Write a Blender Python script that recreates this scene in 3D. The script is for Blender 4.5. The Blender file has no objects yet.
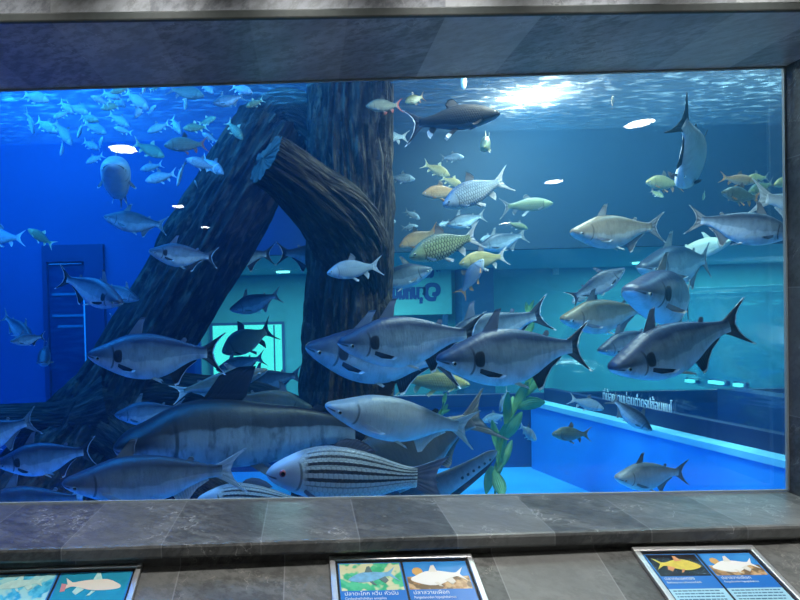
import bpy, math, random
from mathutils import Vector, Matrix, noise
random.seed(7)
S = bpy.context.scene
COL = S.collection
H = 1.55                                  # eye height above the hall floor
# ------------------------------------------------------------------ camera
FPX, DCAM = 600.0, 2.2
YAW, PIT, ROL, CX, CY = -0.01848, -0.01593, 0.02256, 294.13, 312.80
_r = Vector((math.cos(YAW), -math.sin(YAW), 0)); _f = Vector((math.sin(YAW), math.cos(YAW), 0)); _z = Vector((0, 0, 1))
FWD = math.cos(PIT) * _f + math.sin(PIT) * _z
UP0 = -math.sin(PIT) * _f + math.cos(PIT) * _z
RGT = math.cos(ROL) * _r - math.sin(ROL) * UP0
UP = math.sin(ROL) * _r + math.cos(ROL) * UP0
EYE = Vector((0, -DCAM, H))
cam = bpy.data.cameras.new('camera'); camo = bpy.data.objects.new('camera', cam); COL.objects.link(camo)
cam.sensor_width = 36; cam.lens = FPX / 800 * 36; cam.clip_start = 0.02
cam.shift_x = (400 - CX) / 800; cam.shift_y = (CY - 300) / 800
camo.matrix_world = Matrix.Translation(EYE) @ Matrix((RGT, UP, -FWD)).transposed().to_4x4()
S.camera = camo

def ray(px, py): return (FWD * FPX + RGT * (px - CX) - UP * (py - CY))
def at(px, py, Y):
    d = ray(px, py); return EYE + d * ((Y - EYE.y) / d.y)
def atz(px, py, Z):
    d = ray(px, py); return EYE + d * ((Z - EYE.z) / d.z)
def onplane(px, py, P, n):
    d = ray(px, py); return EYE + d * ((P - EYE).dot(n) / d.dot(n))

ZT, ZB, XR, XL = H + 0.8069, H - 0.7202, 1.7344, -2.35
ZS = H + 1.30          # water surface
ZF = H - 1.32          # tank floor
YB = 2.5               # back wall of the tank
# ------------------------------------------------------------------ node helpers
class NT:
    def __init__(s, name):
        s.m = bpy.data.materials.new(name); s.m.use_nodes = True
        s.t = s.m.node_tree; s.t.nodes.clear(); s.out = s.t.nodes.new('ShaderNodeOutputMaterial')
    def n(s, typ, **kw):
        nd = s.t.nodes.new(typ)
        for k, v in kw.items():
            if k.startswith('i_'):
                key = k[2:]; key = int(key) if key.isdigit() else key.replace('_', ' ')
                s.set(nd, key, v)
            else: setattr(nd, k, v)
        return nd
    def set(s, nd, key, v):
        if isinstance(v, bpy.types.NodeSocket): s.t.links.new(v, nd.inputs[key])
        else: nd.inputs[key].default_value = v
    def math(s, op, a, b=0.0, c=None):
        nd = s.t.nodes.new('ShaderNodeMath'); nd.operation = op
        s.set(nd, 0, a); s.set(nd, 1, b)
        if c is not None: s.set(nd, 2, c)
        return nd.outputs[0]
    def mix(s, f, a, b):
        nd = s.t.nodes.new('ShaderNodeMix'); nd.data_type = 'RGBA'
        s.set(nd, 0, f)
        s.set(nd, 6, a if isinstance(a, bpy.types.NodeSocket) else (*a, 1)); s.set(nd, 7, b if isinstance(b, bpy.types.NodeSocket) else (*b, 1))
        return nd.outputs[2]
    def ramp(s, f, stops):
        nd = s.t.nodes.new('ShaderNodeValToRGB'); s.set(nd, 0, f)
        el = nd.color_ramp.elements
        while len(el) < len(stops): el.new(0.5)
        for e, (p, c) in zip(el, stops):
            e.position = p; e.color = (*c, 1) if len(c) == 3 else c
        return nd.outputs[0]
    def step(s, v, lo, hi):
        nd = s.t.nodes.new('ShaderNodeMapRange'); nd.interpolation_type = 'SMOOTHSTEP'
        s.set(nd, 0, v); s.set(nd, 1, lo); s.set(nd, 2, hi); return nd.outputs[0]
    def noise(s, vec, scale, detail=4, rough=.55):
        nd = s.t.nodes.new('ShaderNodeTexNoise'); nd.inputs['Scale'].default_value = scale
        nd.inputs['Detail'].default_value = detail; nd.inputs['Roughness'].default_value = rough
        if vec is not None: s.t.links.new(vec, nd.inputs['Vector'])
        return nd.outputs['Fac']
    def obj(s): return s.t.nodes.new('ShaderNodeTexCoord').outputs['Object']
    def uv(s):
        u = s.t.nodes.new('ShaderNodeTexCoord').outputs['UV']
        x = s.t.nodes.new('ShaderNodeSeparateXYZ'); s.t.links.new(u, x.inputs[0]); return u, x.outputs[0], x.outputs[1]
    def mapping(s, vec, sc, rot=(0, 0, 0)):
        nd = s.t.nodes.new('ShaderNodeMapping'); s.t.links.new(vec, nd.inputs[0])
        nd.inputs['Scale'].default_value = sc; nd.inputs['Rotation'].default_value = rot; return nd.outputs[0]
    def bump(s, h, strength, dist):
        nd = s.t.nodes.new('ShaderNodeBump'); s.set(nd, 'Height', h); nd.inputs['Strength'].default_value = strength
        nd.inputs['Distance'].default_value = dist; return nd.outputs[0]
    def principled(s, col, rough=.5, metal=0, spec=.5, normal=None, **kw):
        p = s.t.nodes.new('ShaderNodeBsdfPrincipled')
        s.set(p, 'Base Color', col if isinstance(col, bpy.types.NodeSocket) else (*col, 1))
        s.set(p, 'Roughness', rough); s.set(p, 'Metallic', metal); s.set(p, 'Specular IOR Level', spec)
        if normal is not None: s.t.links.new(normal, p.inputs['Normal'])
        for k, v in kw.items(): s.set(p, k.replace('_', ' '), v)
        s.t.links.new(p.outputs[0], s.out.inputs['Surface']); return s.m

def plain(name, col, rough=.5, metal=0, spec=.5, nscale=0, namt=.12):
    t = NT(name)
    if nscale:
        f = t.noise(t.obj(), nscale)
        c = t.mix(f, tuple(x * (1 - namt) for x in col), tuple(min(1, x * (1 + namt)) for x in col))
        return t.principled(c, rough, metal, spec)
    return t.principled(col, rough, metal, spec)
def emit(name, col, st):
    t = NT(name); e = t.n('ShaderNodeEmission'); e.inputs[0].default_value = (*col, 1); e.inputs[1].default_value = st
    t.t.links.new(e.outputs[0], t.out.inputs['Surface']); return t.m

# ------------------------------------------------------------------ mesh helpers
def mk(name, verts, faces, mat, parent=None, uv=None, smooth=True, link=True):
    me = bpy.data.meshes.new(name); me.from_pydata([tuple(v) for v in verts], [], faces)
    if uv:
        l = me.uv_layers.new(name='UVMap')
        for lp in me.loops: l.data[lp.index].uv = uv[lp.vertex_index]
    if smooth: me.polygons.foreach_set('use_smooth', [True] * len(me.polygons))
    for m in (mat if isinstance(mat, (list, tuple)) else [mat]): me.materials.append(m)
    me.update()
    o = bpy.data.objects.new(name, me)
    if link: COL.objects.link(o)
    if parent: o.parent = parent
    return o
class MB:
    def __init__(s): s.v = []; s.f = []
    def add(s, v, f):
        b = len(s.v); s.v += [Vector(x) for x in v]; s.f += [tuple(i + b for i in q) for q in f]
    def hexa(s, p):   # 8 points: bottom quad then top quad
        s.add(p, [(0, 3, 2, 1), (4, 5, 6, 7), (0, 1, 5, 4), (1, 2, 6, 5), (2, 3, 7, 6), (3, 0, 4, 7)])
    def box(s, a, b):
        x0, y0, z0 = a; x1, y1, z1 = b
        s.hexa([(x0, y0, z0), (x1, y0, z0), (x1, y1, z0), (x0, y1, z0), (x0, y0, z1), (x1, y0, z1), (x1, y1, z1), (x0, y1, z1)])
    def disc(s, c, r, n=24, th=.01, ax=2):
        v = []; 
        for k in (0, 1):
            for i in range(n):
                a = 2 * math.pi * i / n; p = [0, 0, 0]
                p[(ax + 1) % 3] = r * math.cos(a); p[(ax + 2) % 3] = r * math.sin(a); p[ax] = k * th
                v.append(Vector(c) + Vector(p))
        f = [tuple(reversed(range(n))), tuple(range(n, 2 * n))] + [(i, (i + 1) % n, n + (i + 1) % n, n + i) for i in range(n)]
        s.add(v, f)
    def build(s, name, mat, parent=None, smooth=False, bevel=0):
        o = mk(name, s.v, s.f, mat, parent, smooth=smooth)
        if bevel:
            m = o.modifiers.new('bevel', 'BEVEL'); m.width = bevel; m.segments = 2; m.limit_method = 'ANGLE'
        return o
def empty(name, loc=(0, 0, 0)):
    o = bpy.data.objects.new(name, None); o.empty_display_size = .1; COL.objects.link(o); o.location = loc; return o
def tag(o, label, cat, group=None, kind=None):
    o['label'] = label; o['category'] = cat
    if group: o['group'] = group
    if kind: o['kind'] = kind
    return o
def struct(o, label=None):
    o['kind'] = 'structure'
    if label: o['label'] = label
    return o
def text_mesh(name, body, mat, parent, size, M, extrude=.0015, mirror=False, align='LEFT', shear=0, offset=0, width=None):
    cu = bpy.data.curves.new('t', 'FONT'); cu.body = body; cu.size = size; cu.extrude = extrude; cu.align_x = align; cu.offset = offset
    cu.resolution_u = 3
    to = bpy.data.objects.new('t', cu); COL.objects.link(to)
    dg = bpy.context.evaluated_depsgraph_get()
    me = bpy.data.meshes.new_from_object(to.evaluated_get(dg)); bpy.data.objects.remove(to); bpy.data.curves.remove(cu)
    if width and len(me.vertices):
        w = max(v.co.x for v in me.vertices) - min(v.co.x for v in me.vertices)
        for v in me.vertices: v.co.x *= width / max(w, 1e-6)
    if mirror:
        for v in me.vertices: v.co.x = -v.co.x
        me.flip_normals()
    me.transform(M); me.materials.clear(); me.materials.append(mat); me.name = name
    o = bpy.data.objects.new(name, me); COL.objects.link(o); o.parent = parent
    return o

# ------------------------------------------------------------------ setting materials
def slate(name, dark, light, rough, joint=0.0, jx=0.0, vein=(.42, .44, .44), joint_y=False, veinamt=.6, spec=.5):
    t = NT(name); o = t.obj()
    n1 = t.noise(t.mapping(t.mapping(o, (1, 1, 1), (0, .5, .6)), (1.0, 2.4, 2.4)), 2.2, 6, .6)
    n2 = t.noise(t.mapping(t.mapping(o, (1, 1, 1), (.2, .55, .62)), (1.4, 12, 12)), 3.2, 9, .68)
    n3 = t.noise(t.mapping(t.mapping(o, (1, 1, 1), (.3, -.7, -.9)), (1.2, 5, 5)), 2.6, 6, .55)
    c = t.mix(t.step(n1, .38, .62), dark, light)
    c = t.mix(t.math('MULTIPLY', t.step(n2, .42, .62), .75), c, tuple(x * .45 for x in dark))
    ve = t.math('SUBTRACT', 1, t.step(t.math('ABSOLUTE', t.math('SUBTRACT', n3, .5)), .0, .012))
    ve = t.math('MULTIPLY', ve, t.step(n1, .5, .6))
    c = t.mix(t.math('MULTIPLY', ve, veinamt), c, vein); c = t.mix(t.math('MULTIPLY', t.step(n2, .60, .74), veinamt * .5), c, vein)
    fine = t.noise(o, 90, 3); c = t.mix(t.math('MULTIPLY', fine, .25), c, tuple(x * .5 for x in dark))
    h = t.math('ADD', t.math('MULTIPLY', n2, .7), t.math('MULTIPLY', fine, .25))
    if joint:
        sx = t.n('ShaderNodeSeparateXYZ'); t.t.links.new(o, sx.inputs[0])
        d = t.math('ABSOLUTE', t.math('SUBTRACT', t.math('FRACT', t.math('DIVIDE', t.math('ADD', sx.outputs[2 if joint_y else 0], 100 * joint - jx), joint)), .5))
        line = t.math('SUBTRACT', 1.0, t.step(d, .0035 / joint * .35, .0035 / joint * .7))
        cell = t.n('ShaderNodeTexWhiteNoise'); cell.noise_dimensions = '1D'
        t.set(cell, 'W', t.math('FLOOR', t.math('ADD', t.math('DIVIDE', t.math('ADD', sx.outputs[2 if joint_y else 0], 100 * joint - jx), joint), .5)))
        c = t.mix(t.math('MULTIPLY', cell.outputs[0], .5), c, tuple(min(1, x * 1.7) for x in light))
        c = t.mix(t.math('MULTIPLY', line, .28), c, (.42, .44, .46))
    return t.principled(c, rough, 0, spec, t.bump(h, .35, .004))
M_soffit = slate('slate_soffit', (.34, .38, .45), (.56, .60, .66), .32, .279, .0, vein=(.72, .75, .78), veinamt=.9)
M_sill = slate('slate_sill', (.085, .092, .098), (.18, .19, .19), .28, .30, .0, vein=(.50, .51, .50), veinamt=1.0)
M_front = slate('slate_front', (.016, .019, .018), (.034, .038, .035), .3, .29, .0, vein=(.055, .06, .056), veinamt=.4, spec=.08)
M_jamb = slate('slate_jamb', (.07, .078, .086), (.13, .14, .155), .35, .46, ZT - .1, joint_y=True)
M_desk = slate('slate_desk', (.085, .09, .09), (.16, .165, .16), .4, .32, .08, vein=(.45, .42, .38), veinamt=.5)
M_edge = plain('slate_polished_edge', (.085, .10, .10), .3, nscale=40, namt=.3)
M_seal = plain('grey_sealant', (.34, .42, .46), .5)
M_hall = plain('hall_plaster', (.10, .10, .11), .7, nscale=3)
M_hallfloor = plain('hall_floor_tile', (.32, .32, .31), .4, nscale=6)
M_alu = plain('brushed_aluminium', (.62, .63, .64), .35, .85, nscale=60)
M_black = plain('black_gasket', (.006, .006, .008), .4)
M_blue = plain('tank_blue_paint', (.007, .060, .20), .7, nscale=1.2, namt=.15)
M_blue_dim = plain('tank_blue_dimmed', (.008, .031, .058), .7, nscale=1.2, namt=.15)  # tank wall colour with the right side's dimmer light and haze mixed in
M_floorblue = plain('tank_floor_paint', (.035, .42, .90), .65, nscale=1.5, namt=.1)
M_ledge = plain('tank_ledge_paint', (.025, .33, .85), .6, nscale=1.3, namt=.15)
M_lip = plain('ledge_lip_paint', (.22, .66, .88), .5)
M_navy = plain('dark_blue_frame', (.004, .02, .085), .5)
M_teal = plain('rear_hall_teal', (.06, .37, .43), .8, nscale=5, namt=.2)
M_teal2 = plain('rear_hall_ceiling_teal', (.10, .40, .44), .8, nscale=2, namt=.1)
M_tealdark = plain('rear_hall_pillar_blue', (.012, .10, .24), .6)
M_sign = plain('sign_board_teal', (.12, .62, .62), .6, nscale=9, namt=.15)
M_signtext = plain('sign_lettering_blue', (.01, .07, .30), .6)
M_white = plain('white_letter', (.75, .82, .85), .5)

# ------------------------------------------------------------------ viewing wall of the hall
def front_corner(px0, py0, px1, py1, Z):
    a, b = atz(px0, py0, Z), atz(px1, py1, Z)
    def fx(x): return a.y + (b.y - a.y) * (x - a.x) / (b.x - a.x)
    return fx
ysof = front_corner(0, 23, 800, 11, ZT); ysil = front_corner(0, 550, 800, 525, ZB)
XW0, XW1 = -5.0, 5.0
def yf(x): return .5 * (ysof(x) + ysil(x))
b = MB(); b.hexa([(XL, ysof(XL), ZT), (XR, ysof(XR), ZT), (XR, -.001, ZT), (XL, -.001, ZT), (XL, ysof(XL), ZT + .12), (XR, ysof(XR), ZT + .12), (XR, -.001, ZT + .12), (XL, -.001, ZT + .12)])
struct(b.build('trim_1', M_soffit), 'dark slate tiles on the underside of the window recess')
b = MB(); b.hexa([(XL, ysil(XL), ZB - .045), (XR, ysil(XR), ZB - .045), (XR, -.001, ZB - .045), (XL, -.001, ZB - .045), (XL, ysil(XL), ZB), (XR, ysil(XR), ZB), (XR, -.001, ZB), (XL, -.001, ZB)])
struct(b.build('trim_2', M_sill, bevel=.01), 'grey slate sill under the tank window')
for nm, xa, xb in (('trim_3', XR, XR + .3), ('trim_4', XL - .3, XL)):
    b = MB(); ya = [yf(xa) , yf(xb)]
    b.hexa([(xa, ya[0], ZB - .045), (xb, ya[1], ZB - .045), (xb, -.001, ZB - .045), (xa, -.001, ZB - .045), (xa, ya[0], ZT + .12), (xb, ya[1], ZT + .12), (xb, -.001, ZT + .12), (xa, -.001, ZT + .12)])
    struct(b.build(nm, M_jamb), 'dark slate jamb on the %s of the tank window' % ('right' if xa == XR else 'left'))
# upper wall with a pale polished edge along the soffit
b = MB(); x0, x1 = XW0, XW1
b.hexa([(x0, ysof(x0) + .004, ZT + .024), (x1, ysof(x1) + .004, ZT + .024), (x1, -.001, ZT + .024), (x0, -.001, ZT + .024), (x0, ysof(x0) + .004, H + 1.12), (x1, ysof(x1) + .004, H + 1.12), (x1, .04, H + 1.12), (x0, .04, H + 1.12)])
wf = struct(b.build('wall_front', M_front), 'grey slate tiled wall above the tank window')
b = MB(); b.hexa([(XL, ysof(XL) - .006, ZT - .001), (XR + .3, ysof(XR + .3) - .006, ZT - .001), (XR + .3, ysof(XR + .3) + .01, ZT - .001), (XL, ysof(XL) + .01, ZT - .001),
                  (XL, ysof(XL) - .006, ZT + .026), (XR + .3, ysof(XR + .3) - .006, ZT + .026), (XR + .3, ysof(XR + .3) + .01, ZT + .026), (XL, ysof(XL) + .01, ZT + .026)])
struct(b.build('trim_5', M_edge, bevel=.005), 'pale polished edge strip along the front of the soffit')
for nm, xa, xb in (('wall_front_right', XR + .3, XW1), ('wall_front_left', XW0, XL - .3)):
    b = MB(); b.hexa([(xa, yf(xa), 0), (xb, yf(xb), 0), (xb, .04, 0), (xa, .04, 0), (xa, yf(xa), ZT + .03), (xb, yf(xb), ZT + .03), (xb, -.001, ZT + .03), (xa, -.001, ZT + .03)])
    struct(b.build(nm, M_front))
# recessed strip, sloping desk
P0 = at(400, 556.5, ysil(.2) + .03); SL = math.radians(20)
nrm = Vector((0, -math.sin(SL), math.cos(SL))); dn = Vector((0, -math.cos(SL), -math.sin(SL)))
b = MB(); b.hexa([(XL - .3, ysil(XL) + .03, 0), (XR + .3, ysil(XR) + .03, 0), (XR + .3, .04, 0), (XL - .3, .04, 0), (XL - .3, ysil(XL) + .03, ZB - .045), (XR + .3, ysil(XR) + .03, ZB - .045), (XR + .3, -.001, ZB - .045), (XL - .3, -.001, ZB - .045)])
struct(b.build('wall_front_lower', M_desk), 'slate wall below the sill')
b = MB(); e0 = P0 + dn * .75
yy = P0.y + .08; zz = P0.z + .08 * math.tan(SL)
b.hexa([(XL - .3, e0.y, 0), (XR + .3, e0.y, 0), (XR + .3, yy, 0), (XL - .3, yy, 0), (XL - .3, e0.y, e0.z), (XR + .3, e0.y, e0.z), (XR + .3, yy, zz), (XL - .3, yy, zz)])
struct(b.build('trim_6', M_desk), 'sloping slate ledge that carries the information panels')
# hall behind the camera
HC = H + 1.1
b = MB(); b.box((XW0, -8.2, -.1), (XW1, .0, 0)); struct(b.build('floor', M_hallfloor))
b = MB(); b.box((XW0, -8.2, HC), (XW1, .04, HC + .1)); struct(b.build('ceiling', M_hall))
b = MB(); b.box((XW0, -8.3, 0), (XW1, -8.2, HC)); struct(b.build('wall_rear', M_hall))
b = MB(); b.box((XW0 - .1, -8.3, 0), (XW0, .04, HC)); struct(b.build('wall_left', M_hall))
b = MB(); b.box((XW1, -8.3, 0), (XW1 + .1, .04, HC)); struct(b.build('wall_right', M_hall))
# downlights, placed where their reflections in the pane say
M_lens = emit('downlight_lens', (1, .97, .9), 60)
def mirror_spot(px, py):
    d = ray(px, py); t = (0 - EYE.y) / d.y; P = EYE + d * t; d2 = Vector((d.x, -d.y, d.z)); s = (HC - .012 - P.z) / d2.z
    return P + d2 * s
DL = [(122, 148, .09, 'ceiling downlight nearest the left end of the tank window'), (642, 122, .075, 'ceiling downlight nearest the right end of the tank window'), (555, 181, .075, 'ceiling downlight in the second row on the right'),
      (178, 206, .065, 'ceiling downlight in the second row on the left'), (205, 227, .065, 'ceiling downlight at the far back left of the hall'), (505, 223, .065, 'ceiling downlight at the far back right of the hall')]
for px, py, r, lab in DL:
    p = mirror_spot(px, py)
    t = tag(empty('ceiling_downlight', (p.x, p.y, HC)), lab, 'lamp', 'downlights in the hall ceiling')
    b = MB(); b.disc((0, 0, -.012), r, 28, .01); b.build('lens', M_lens, t)
    b = MB(); n = 28
    for i in range(n):
        a0, a1 = 2 * math.pi * i / n, 2 * math.pi * (i + 1) / n
        q = [(r * k * math.cos(a), r * k * math.sin(a), z) for a in (a0, a1) for k, z in ((1.01, -.014), (1.22, -.014), (1.22, 0), (1.01, 0))]
        b.hexa([q[0], q[1], q[5], q[4], q[3], q[2], q[6], q[7]])
    b.build('trim_ring', M_alu, t)

# glass pane
t = NT('acrylic_pane')
lw = t.n('ShaderNodeFresnel'); lw.inputs['IOR'].default_value = 1.5
g = t.n('ShaderNodeBsdfGlossy'); g.inputs['Roughness'].default_value = .0; tr = t.n('ShaderNodeBsdfTransparent'); tr.inputs[0].default_value = (.97, .99, 1, 1)
mx = t.n('ShaderNodeMixShader'); t.t.links.new(t.math('MULTIPLY', lw.outputs[0], .8), mx.inputs[0]); t.t.links.new(tr.outputs[0], mx.inputs[1]); t.t.links.new(g.outputs[0], mx.inputs[2]); t.t.links.new(mx.outputs[0], t.out.inputs['Surface'])
M_pane = t.m
w1 = struct(empty('window_1', (0, 0, ZB)), 'large acrylic viewing window of the aquarium tank')
b = MB(); b.box((XL - .1, 0, -.1), (XR + .1, .03, ZT - ZB + .1)); b.build('pane', M_pane, w1)
b = MB(); e = .006
for a, c in (((XL, -.010, 0), (XR, -.002, e)), ((XL, -.012, ZT - ZB - e), (XR, -.001, ZT - ZB)), ((XR - e, -.012, e), (XR, -.001, ZT - ZB - e)), ((XL, -.012, e), (XL + e, -.001, ZT - ZB - e))): b.box(a, c)
b.build('sealant_bead', M_seal, w1)

# ------------------------------------------------------------------ tank
TX0, TX1 = -3.6, 4.6
t = NT('tank_water')
vs = t.n('ShaderNodeVolumeScatter'); vs.inputs['Color'].default_value = (.09, .46, 1, 1); vs.inputs['Density'].default_value = .034; vs.inputs['Anisotropy'].default_value = .2
va = t.n('ShaderNodeVolumeAbsorption'); va.inputs['Color'].default_value = (.05, .80, .96, 1); va.inputs['Density'].default_value = .24
ad = t.n('ShaderNodeAddShader'); t.t.links.new(vs.outputs[0], ad.inputs[0]); t.t.links.new(va.outputs[0], ad.inputs[1]); t.t.links.new(ad.outputs[0], t.out.inputs['Volume'])
b = MB(); b.box((TX0 + .012, .042, ZF + .012), (TX1 - .012, YB - .012, ZS - .016)); wb = b.build('tank_water', t.m); tag(wb, 'clear blue water filling the aquarium tank', 'water', kind='stuff')
# rippled surface
t = NT('water_surface'); o = t.obj()
h = t.noise(t.mapping(o, (1.0, 3.2, 1)), 5.0, 5, .6)
nb = t.bump(h, .8, .05)
tr = t.n('ShaderNodeBsdfTransparent'); tr.inputs[0].default_value = (.9, .96, 1, 1)
rf = t.n('ShaderNodeBsdfRefraction'); rf.inputs['IOR'].default_value = 1.02; rf.inputs['Roughness'].default_value = .12; t.t.links.new(nb, rf.inputs['Normal'])
gl = t.n('ShaderNodeBsdfGlossy'); gl.inputs['Roughness'].default_value = .08; gl.inputs[0].default_value = (.8, .9, 1, 1); t.t.links.new(nb, gl.inputs['Normal'])
m1 = t.n('ShaderNodeMixShader'); m1.inputs[0].default_value = .40; t.t.links.new(tr.outputs[0], m1.inputs[1]); t.t.links.new(gl.outputs[0], m1.inputs[2])
tl_ = t.n('ShaderNodeBsdfTranslucent'); tl_.inputs[0].default_value = (.9, .95, 1, 1)
hn = t.noise(t.mapping(o, (1.0, 2.6, 1)), 7.0, 5, .65)
m2 = t.n('ShaderNodeMixShader'); t.t.links.new(t.math('ADD', t.math('MULTIPLY', t.step(hn, .50, .68), .14), .014), m2.inputs[0]); t.t.links.new(m1.outputs[0], m2.inputs[1]); t.t.links.new(tl_.outputs[0], m2.inputs[2]); t.t.links.new(m2.outputs[0], t.out.inputs['Surface'])
nx, ny = 160, 60
vv = []; ff = []
for j in range(ny + 1):
    for i in range(nx + 1):
        x = TX0 + (TX1 - TX0) * i / nx; y = .035 + (YB - .04) * j / ny
        vv.append((x, y, ZS + .008 * noise.noise(Vector((x * 3, y * 9, 0))) + .004 * noise.noise(Vector((x * 9, y * 22, 3)))))
for j in range(ny):
    for i in range(nx):
        a = j * (nx + 1) + i; ff.append((a, a + 1, a + nx + 2, a + nx + 1))
ws = mk('water_surface', vv, ff, t.m); tag(ws, 'rippled water surface seen from below along the top of the tank', 'water', kind='stuff')

b = MB(); b.box((TX0 - .1, .0, ZF - .1), (TX1 + .1, YB, ZF)); struct(b.build('floor_tank', M_floorblue), 'bright blue painted tank floor')
b = MB(); b.box((TX0 - .1, .0, ZF), (TX0, YB, ZS + .9)); struct(b.build('wall_tank_left', M_blue))
b = MB(); b.box((TX1, .0, ZF), (TX1 + .1, YB, ZS + .9)); struct(b.build('wall_tank_right', plain('tank_end_wall_hazed', (.38, .66, .62), .7, nscale=1.5, namt=.3)))  # pale teal in place of blue, to paint hazy light at the right
# back wall with a long window into the rear hall
WX0 = at(196, 300, YB).x; WX1 = 3.9; WZ1 = at(600, 247, YB).z; WZ0 = at(460, 404, YB).z
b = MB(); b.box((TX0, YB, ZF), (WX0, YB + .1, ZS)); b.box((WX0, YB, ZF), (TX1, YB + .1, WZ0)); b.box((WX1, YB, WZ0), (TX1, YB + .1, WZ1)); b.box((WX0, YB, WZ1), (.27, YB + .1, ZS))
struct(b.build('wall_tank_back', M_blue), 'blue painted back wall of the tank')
b = MB(); b.box((TX0, YB, ZS), (.27, YB + .1, ZS + .9)); struct(b.build('wall_tank_upper', M_navy), 'wall darkened against lamp glow above the waterline at the back of the tank')  # upper wall made dark so nearby lamplight leaves no bright band
b = MB(); b.box((.27, YB, WZ1), (TX1, YB + .1, ZS + .9)); struct(b.build('wall_tank_back_right', M_blue_dim), 'blue wall with dim light painted in, over the right half of the rear window')
w2 = struct(empty('window_2', (0, YB, WZ0)), 'long rear window of the tank looking into the teal hall')
b = MB(); b.box((WX0, .03, 0), (WX1, .06, WZ1 - WZ0)); b.build('pane', M_pane, w2)
b = MB(); b.box((WX0, -.03, -.02), (WX1, .02, .075)); b.build('bottom_frame', M_navy, w2)
b = MB(); b.box((WX0 - .02, -.02, -.02), (WX0 + .03, .02, WZ1 - WZ0)); b.build('side_frame', M_tealdark, w2)
# dark framed panel on the left of the back wall
q0, q1 = at(44, 246, YB), at(109, 405, YB)
w3 = struct(empty('window_3', (q0.x, YB, q1.z)), 'tall dark framed window in the blue back wall'); ww, hh = q1.x - q0.x, q0.z - q1.z
b = MB(); f_ = .05
b.box((0, -.05, hh - .13), (ww, -.002, hh)); b.box((0, -.05, 0), (f_ * .7, -.002, hh - .13)); b.box((ww - .15, -.05, 0), (ww, -.002, hh - .13)); b.build('frame', M_navy, w3)
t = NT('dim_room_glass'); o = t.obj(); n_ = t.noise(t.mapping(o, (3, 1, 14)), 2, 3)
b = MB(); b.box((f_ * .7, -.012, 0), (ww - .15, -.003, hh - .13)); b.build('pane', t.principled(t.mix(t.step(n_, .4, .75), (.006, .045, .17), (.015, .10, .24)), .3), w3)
b = MB(); b.box((ww - .16, -.056, 0), (ww - .15, -.012, hh - .4)); b.box((f_ * .9, -.03, hh - .15), (ww - .18, -.013, hh - .143)); b.build('glazing_bar', M_lip, w3)
b = MB()
for zz_, x0_, x1_ in ((.62, .06, .30), (.50, .06, .33), (.44, .1, .3)): b.box((x0_, -.02, hh * zz_ / .9), (x1_, -.013, hh * zz_ / .9 + .02))
b.build('shelf_edge', plain('shelf_teal', (.02, .16, .26), .5), w3)

# ------------------------------------------------------------------ rear hall
RY = 6.4; RC = WZ1 + .03
b = MB(); b.box((-3.5, YB + .1, RC), (9, RY, RC + .1)); struct(b.build('ceiling_rear_hall', M_teal2))
b = MB(); b.box((-3.5, RY, 0), (9, RY + .1, RC)); struct(b.build('wall_rear_hall', M_teal), 'teal wall of the rear hall')
b = MB(); b.box((-3.5, YB + .1, .0), (9, RY, .02)); struct(b.build('floor_rear_hall', M_tealdark))
b = MB(); b.box((9, YB + .1, 0), (9.1, RY, RC)); struct(b.build('wall_rear_hall_right', M_teal))
b = MB(); b.box((-3.6, YB + .1, 0), (-3.5, RY, RC)); struct(b.build('wall_rear_hall_left', M_teal))
M_lens2 = emit('rear_downlight_lens', (.25, 1, .88), 3)
for px, py, lab in ((283, 272, 'glowing ceiling lamp in the rear hall, seen between log and trunk'), (640, 263, 'glowing ceiling lamp in the rear hall, at right of the tank'),):
    p = atz(px, py, RC - .02)
    t = tag(empty('rear_ceiling_lamp', (p.x, p.y, RC)), lab, 'lamp', 'rear hall lamps')
    b = MB(); b.disc((0, 0, -.03), .085, 24, .02); b.build('lens', M_lens2, t)
    b = MB(); b.disc((0, 0, -.01), .11, 24, .01); b.build('rim', M_alu, t)
# doorway with bright room
q0, q1 = at(210, 323, RY), at(286, 392, RY)
d1 = struct(empty('door_1', (q0.x, RY, q1.z)), 'bright framed doorway in the teal rear hall'); ww, hh = q1.x - q0.x, q0.z - q1.z
b = MB(); b.box((0, -.06, 0), (.04, -.002, hh)); b.box((ww - .04, -.06, 0), (ww, -.002, hh)); b.box((.04, -.06, hh - .04), (ww - .04, -.002, hh)); b.box((ww - .16, -.05, 0), (ww - .14, -.002, hh - .05)); b.build('frame', M_tealdark, d1)
b = MB(); b.box((.04, -.02, 0), (ww - .04, -.004, hh - .04)); b.build('lit_panel', emit('lit_doorway', (.12, .95, .78), 1.3), d1)
# sign board
q0, q1 = at(384, 252, RY - .3), at(452, 314, RY - .3)
sg = tag(empty('sign_board', (q0.x, RY - .3, q1.z)), 'teal sign board with mirrored dark lettering right of the sunken trunk', 'sign'); ww, hh = q1.x - q0.x, q0.z - q1.z
b = MB(); b.box((0, 0, 0), (ww, .04, hh)); b.build('board', M_sign, sg)
b = MB(); b.box((.05, .04, -q1.z), (.12, .10, hh)); b.box((ww - .12, .04, -q1.z), (ww - .05, .10, hh)); b.build('post', M_tealdark, sg)
def signpt(px, py): 
    p = at(px, py, RY - .3); return p.x - q0.x, p.z - q1.z
for body, px, py, s_, of, wd in (('\u0e51', 442, 300, .50, .012, None), ('\u0e0a\u0e38\u0e21\u0e17\u0e19\u0e1b\u0e25\u0e32', 425.5, 297.5, .23, .022, .62), ('\u0e42\u0e0b\u0e19\u0e17\u0e35\u0e48', 444, 276, .21, .022, .36)):
    x, z = signpt(px, py)
    text_mesh('lettering', body, M_signtext, sg, s_, Matrix.Translation((x, -.004, z)) @ Matrix.Rotation(math.pi / 2, 4, 'X'), .003, mirror=True, offset=of, width=wd)
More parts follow.
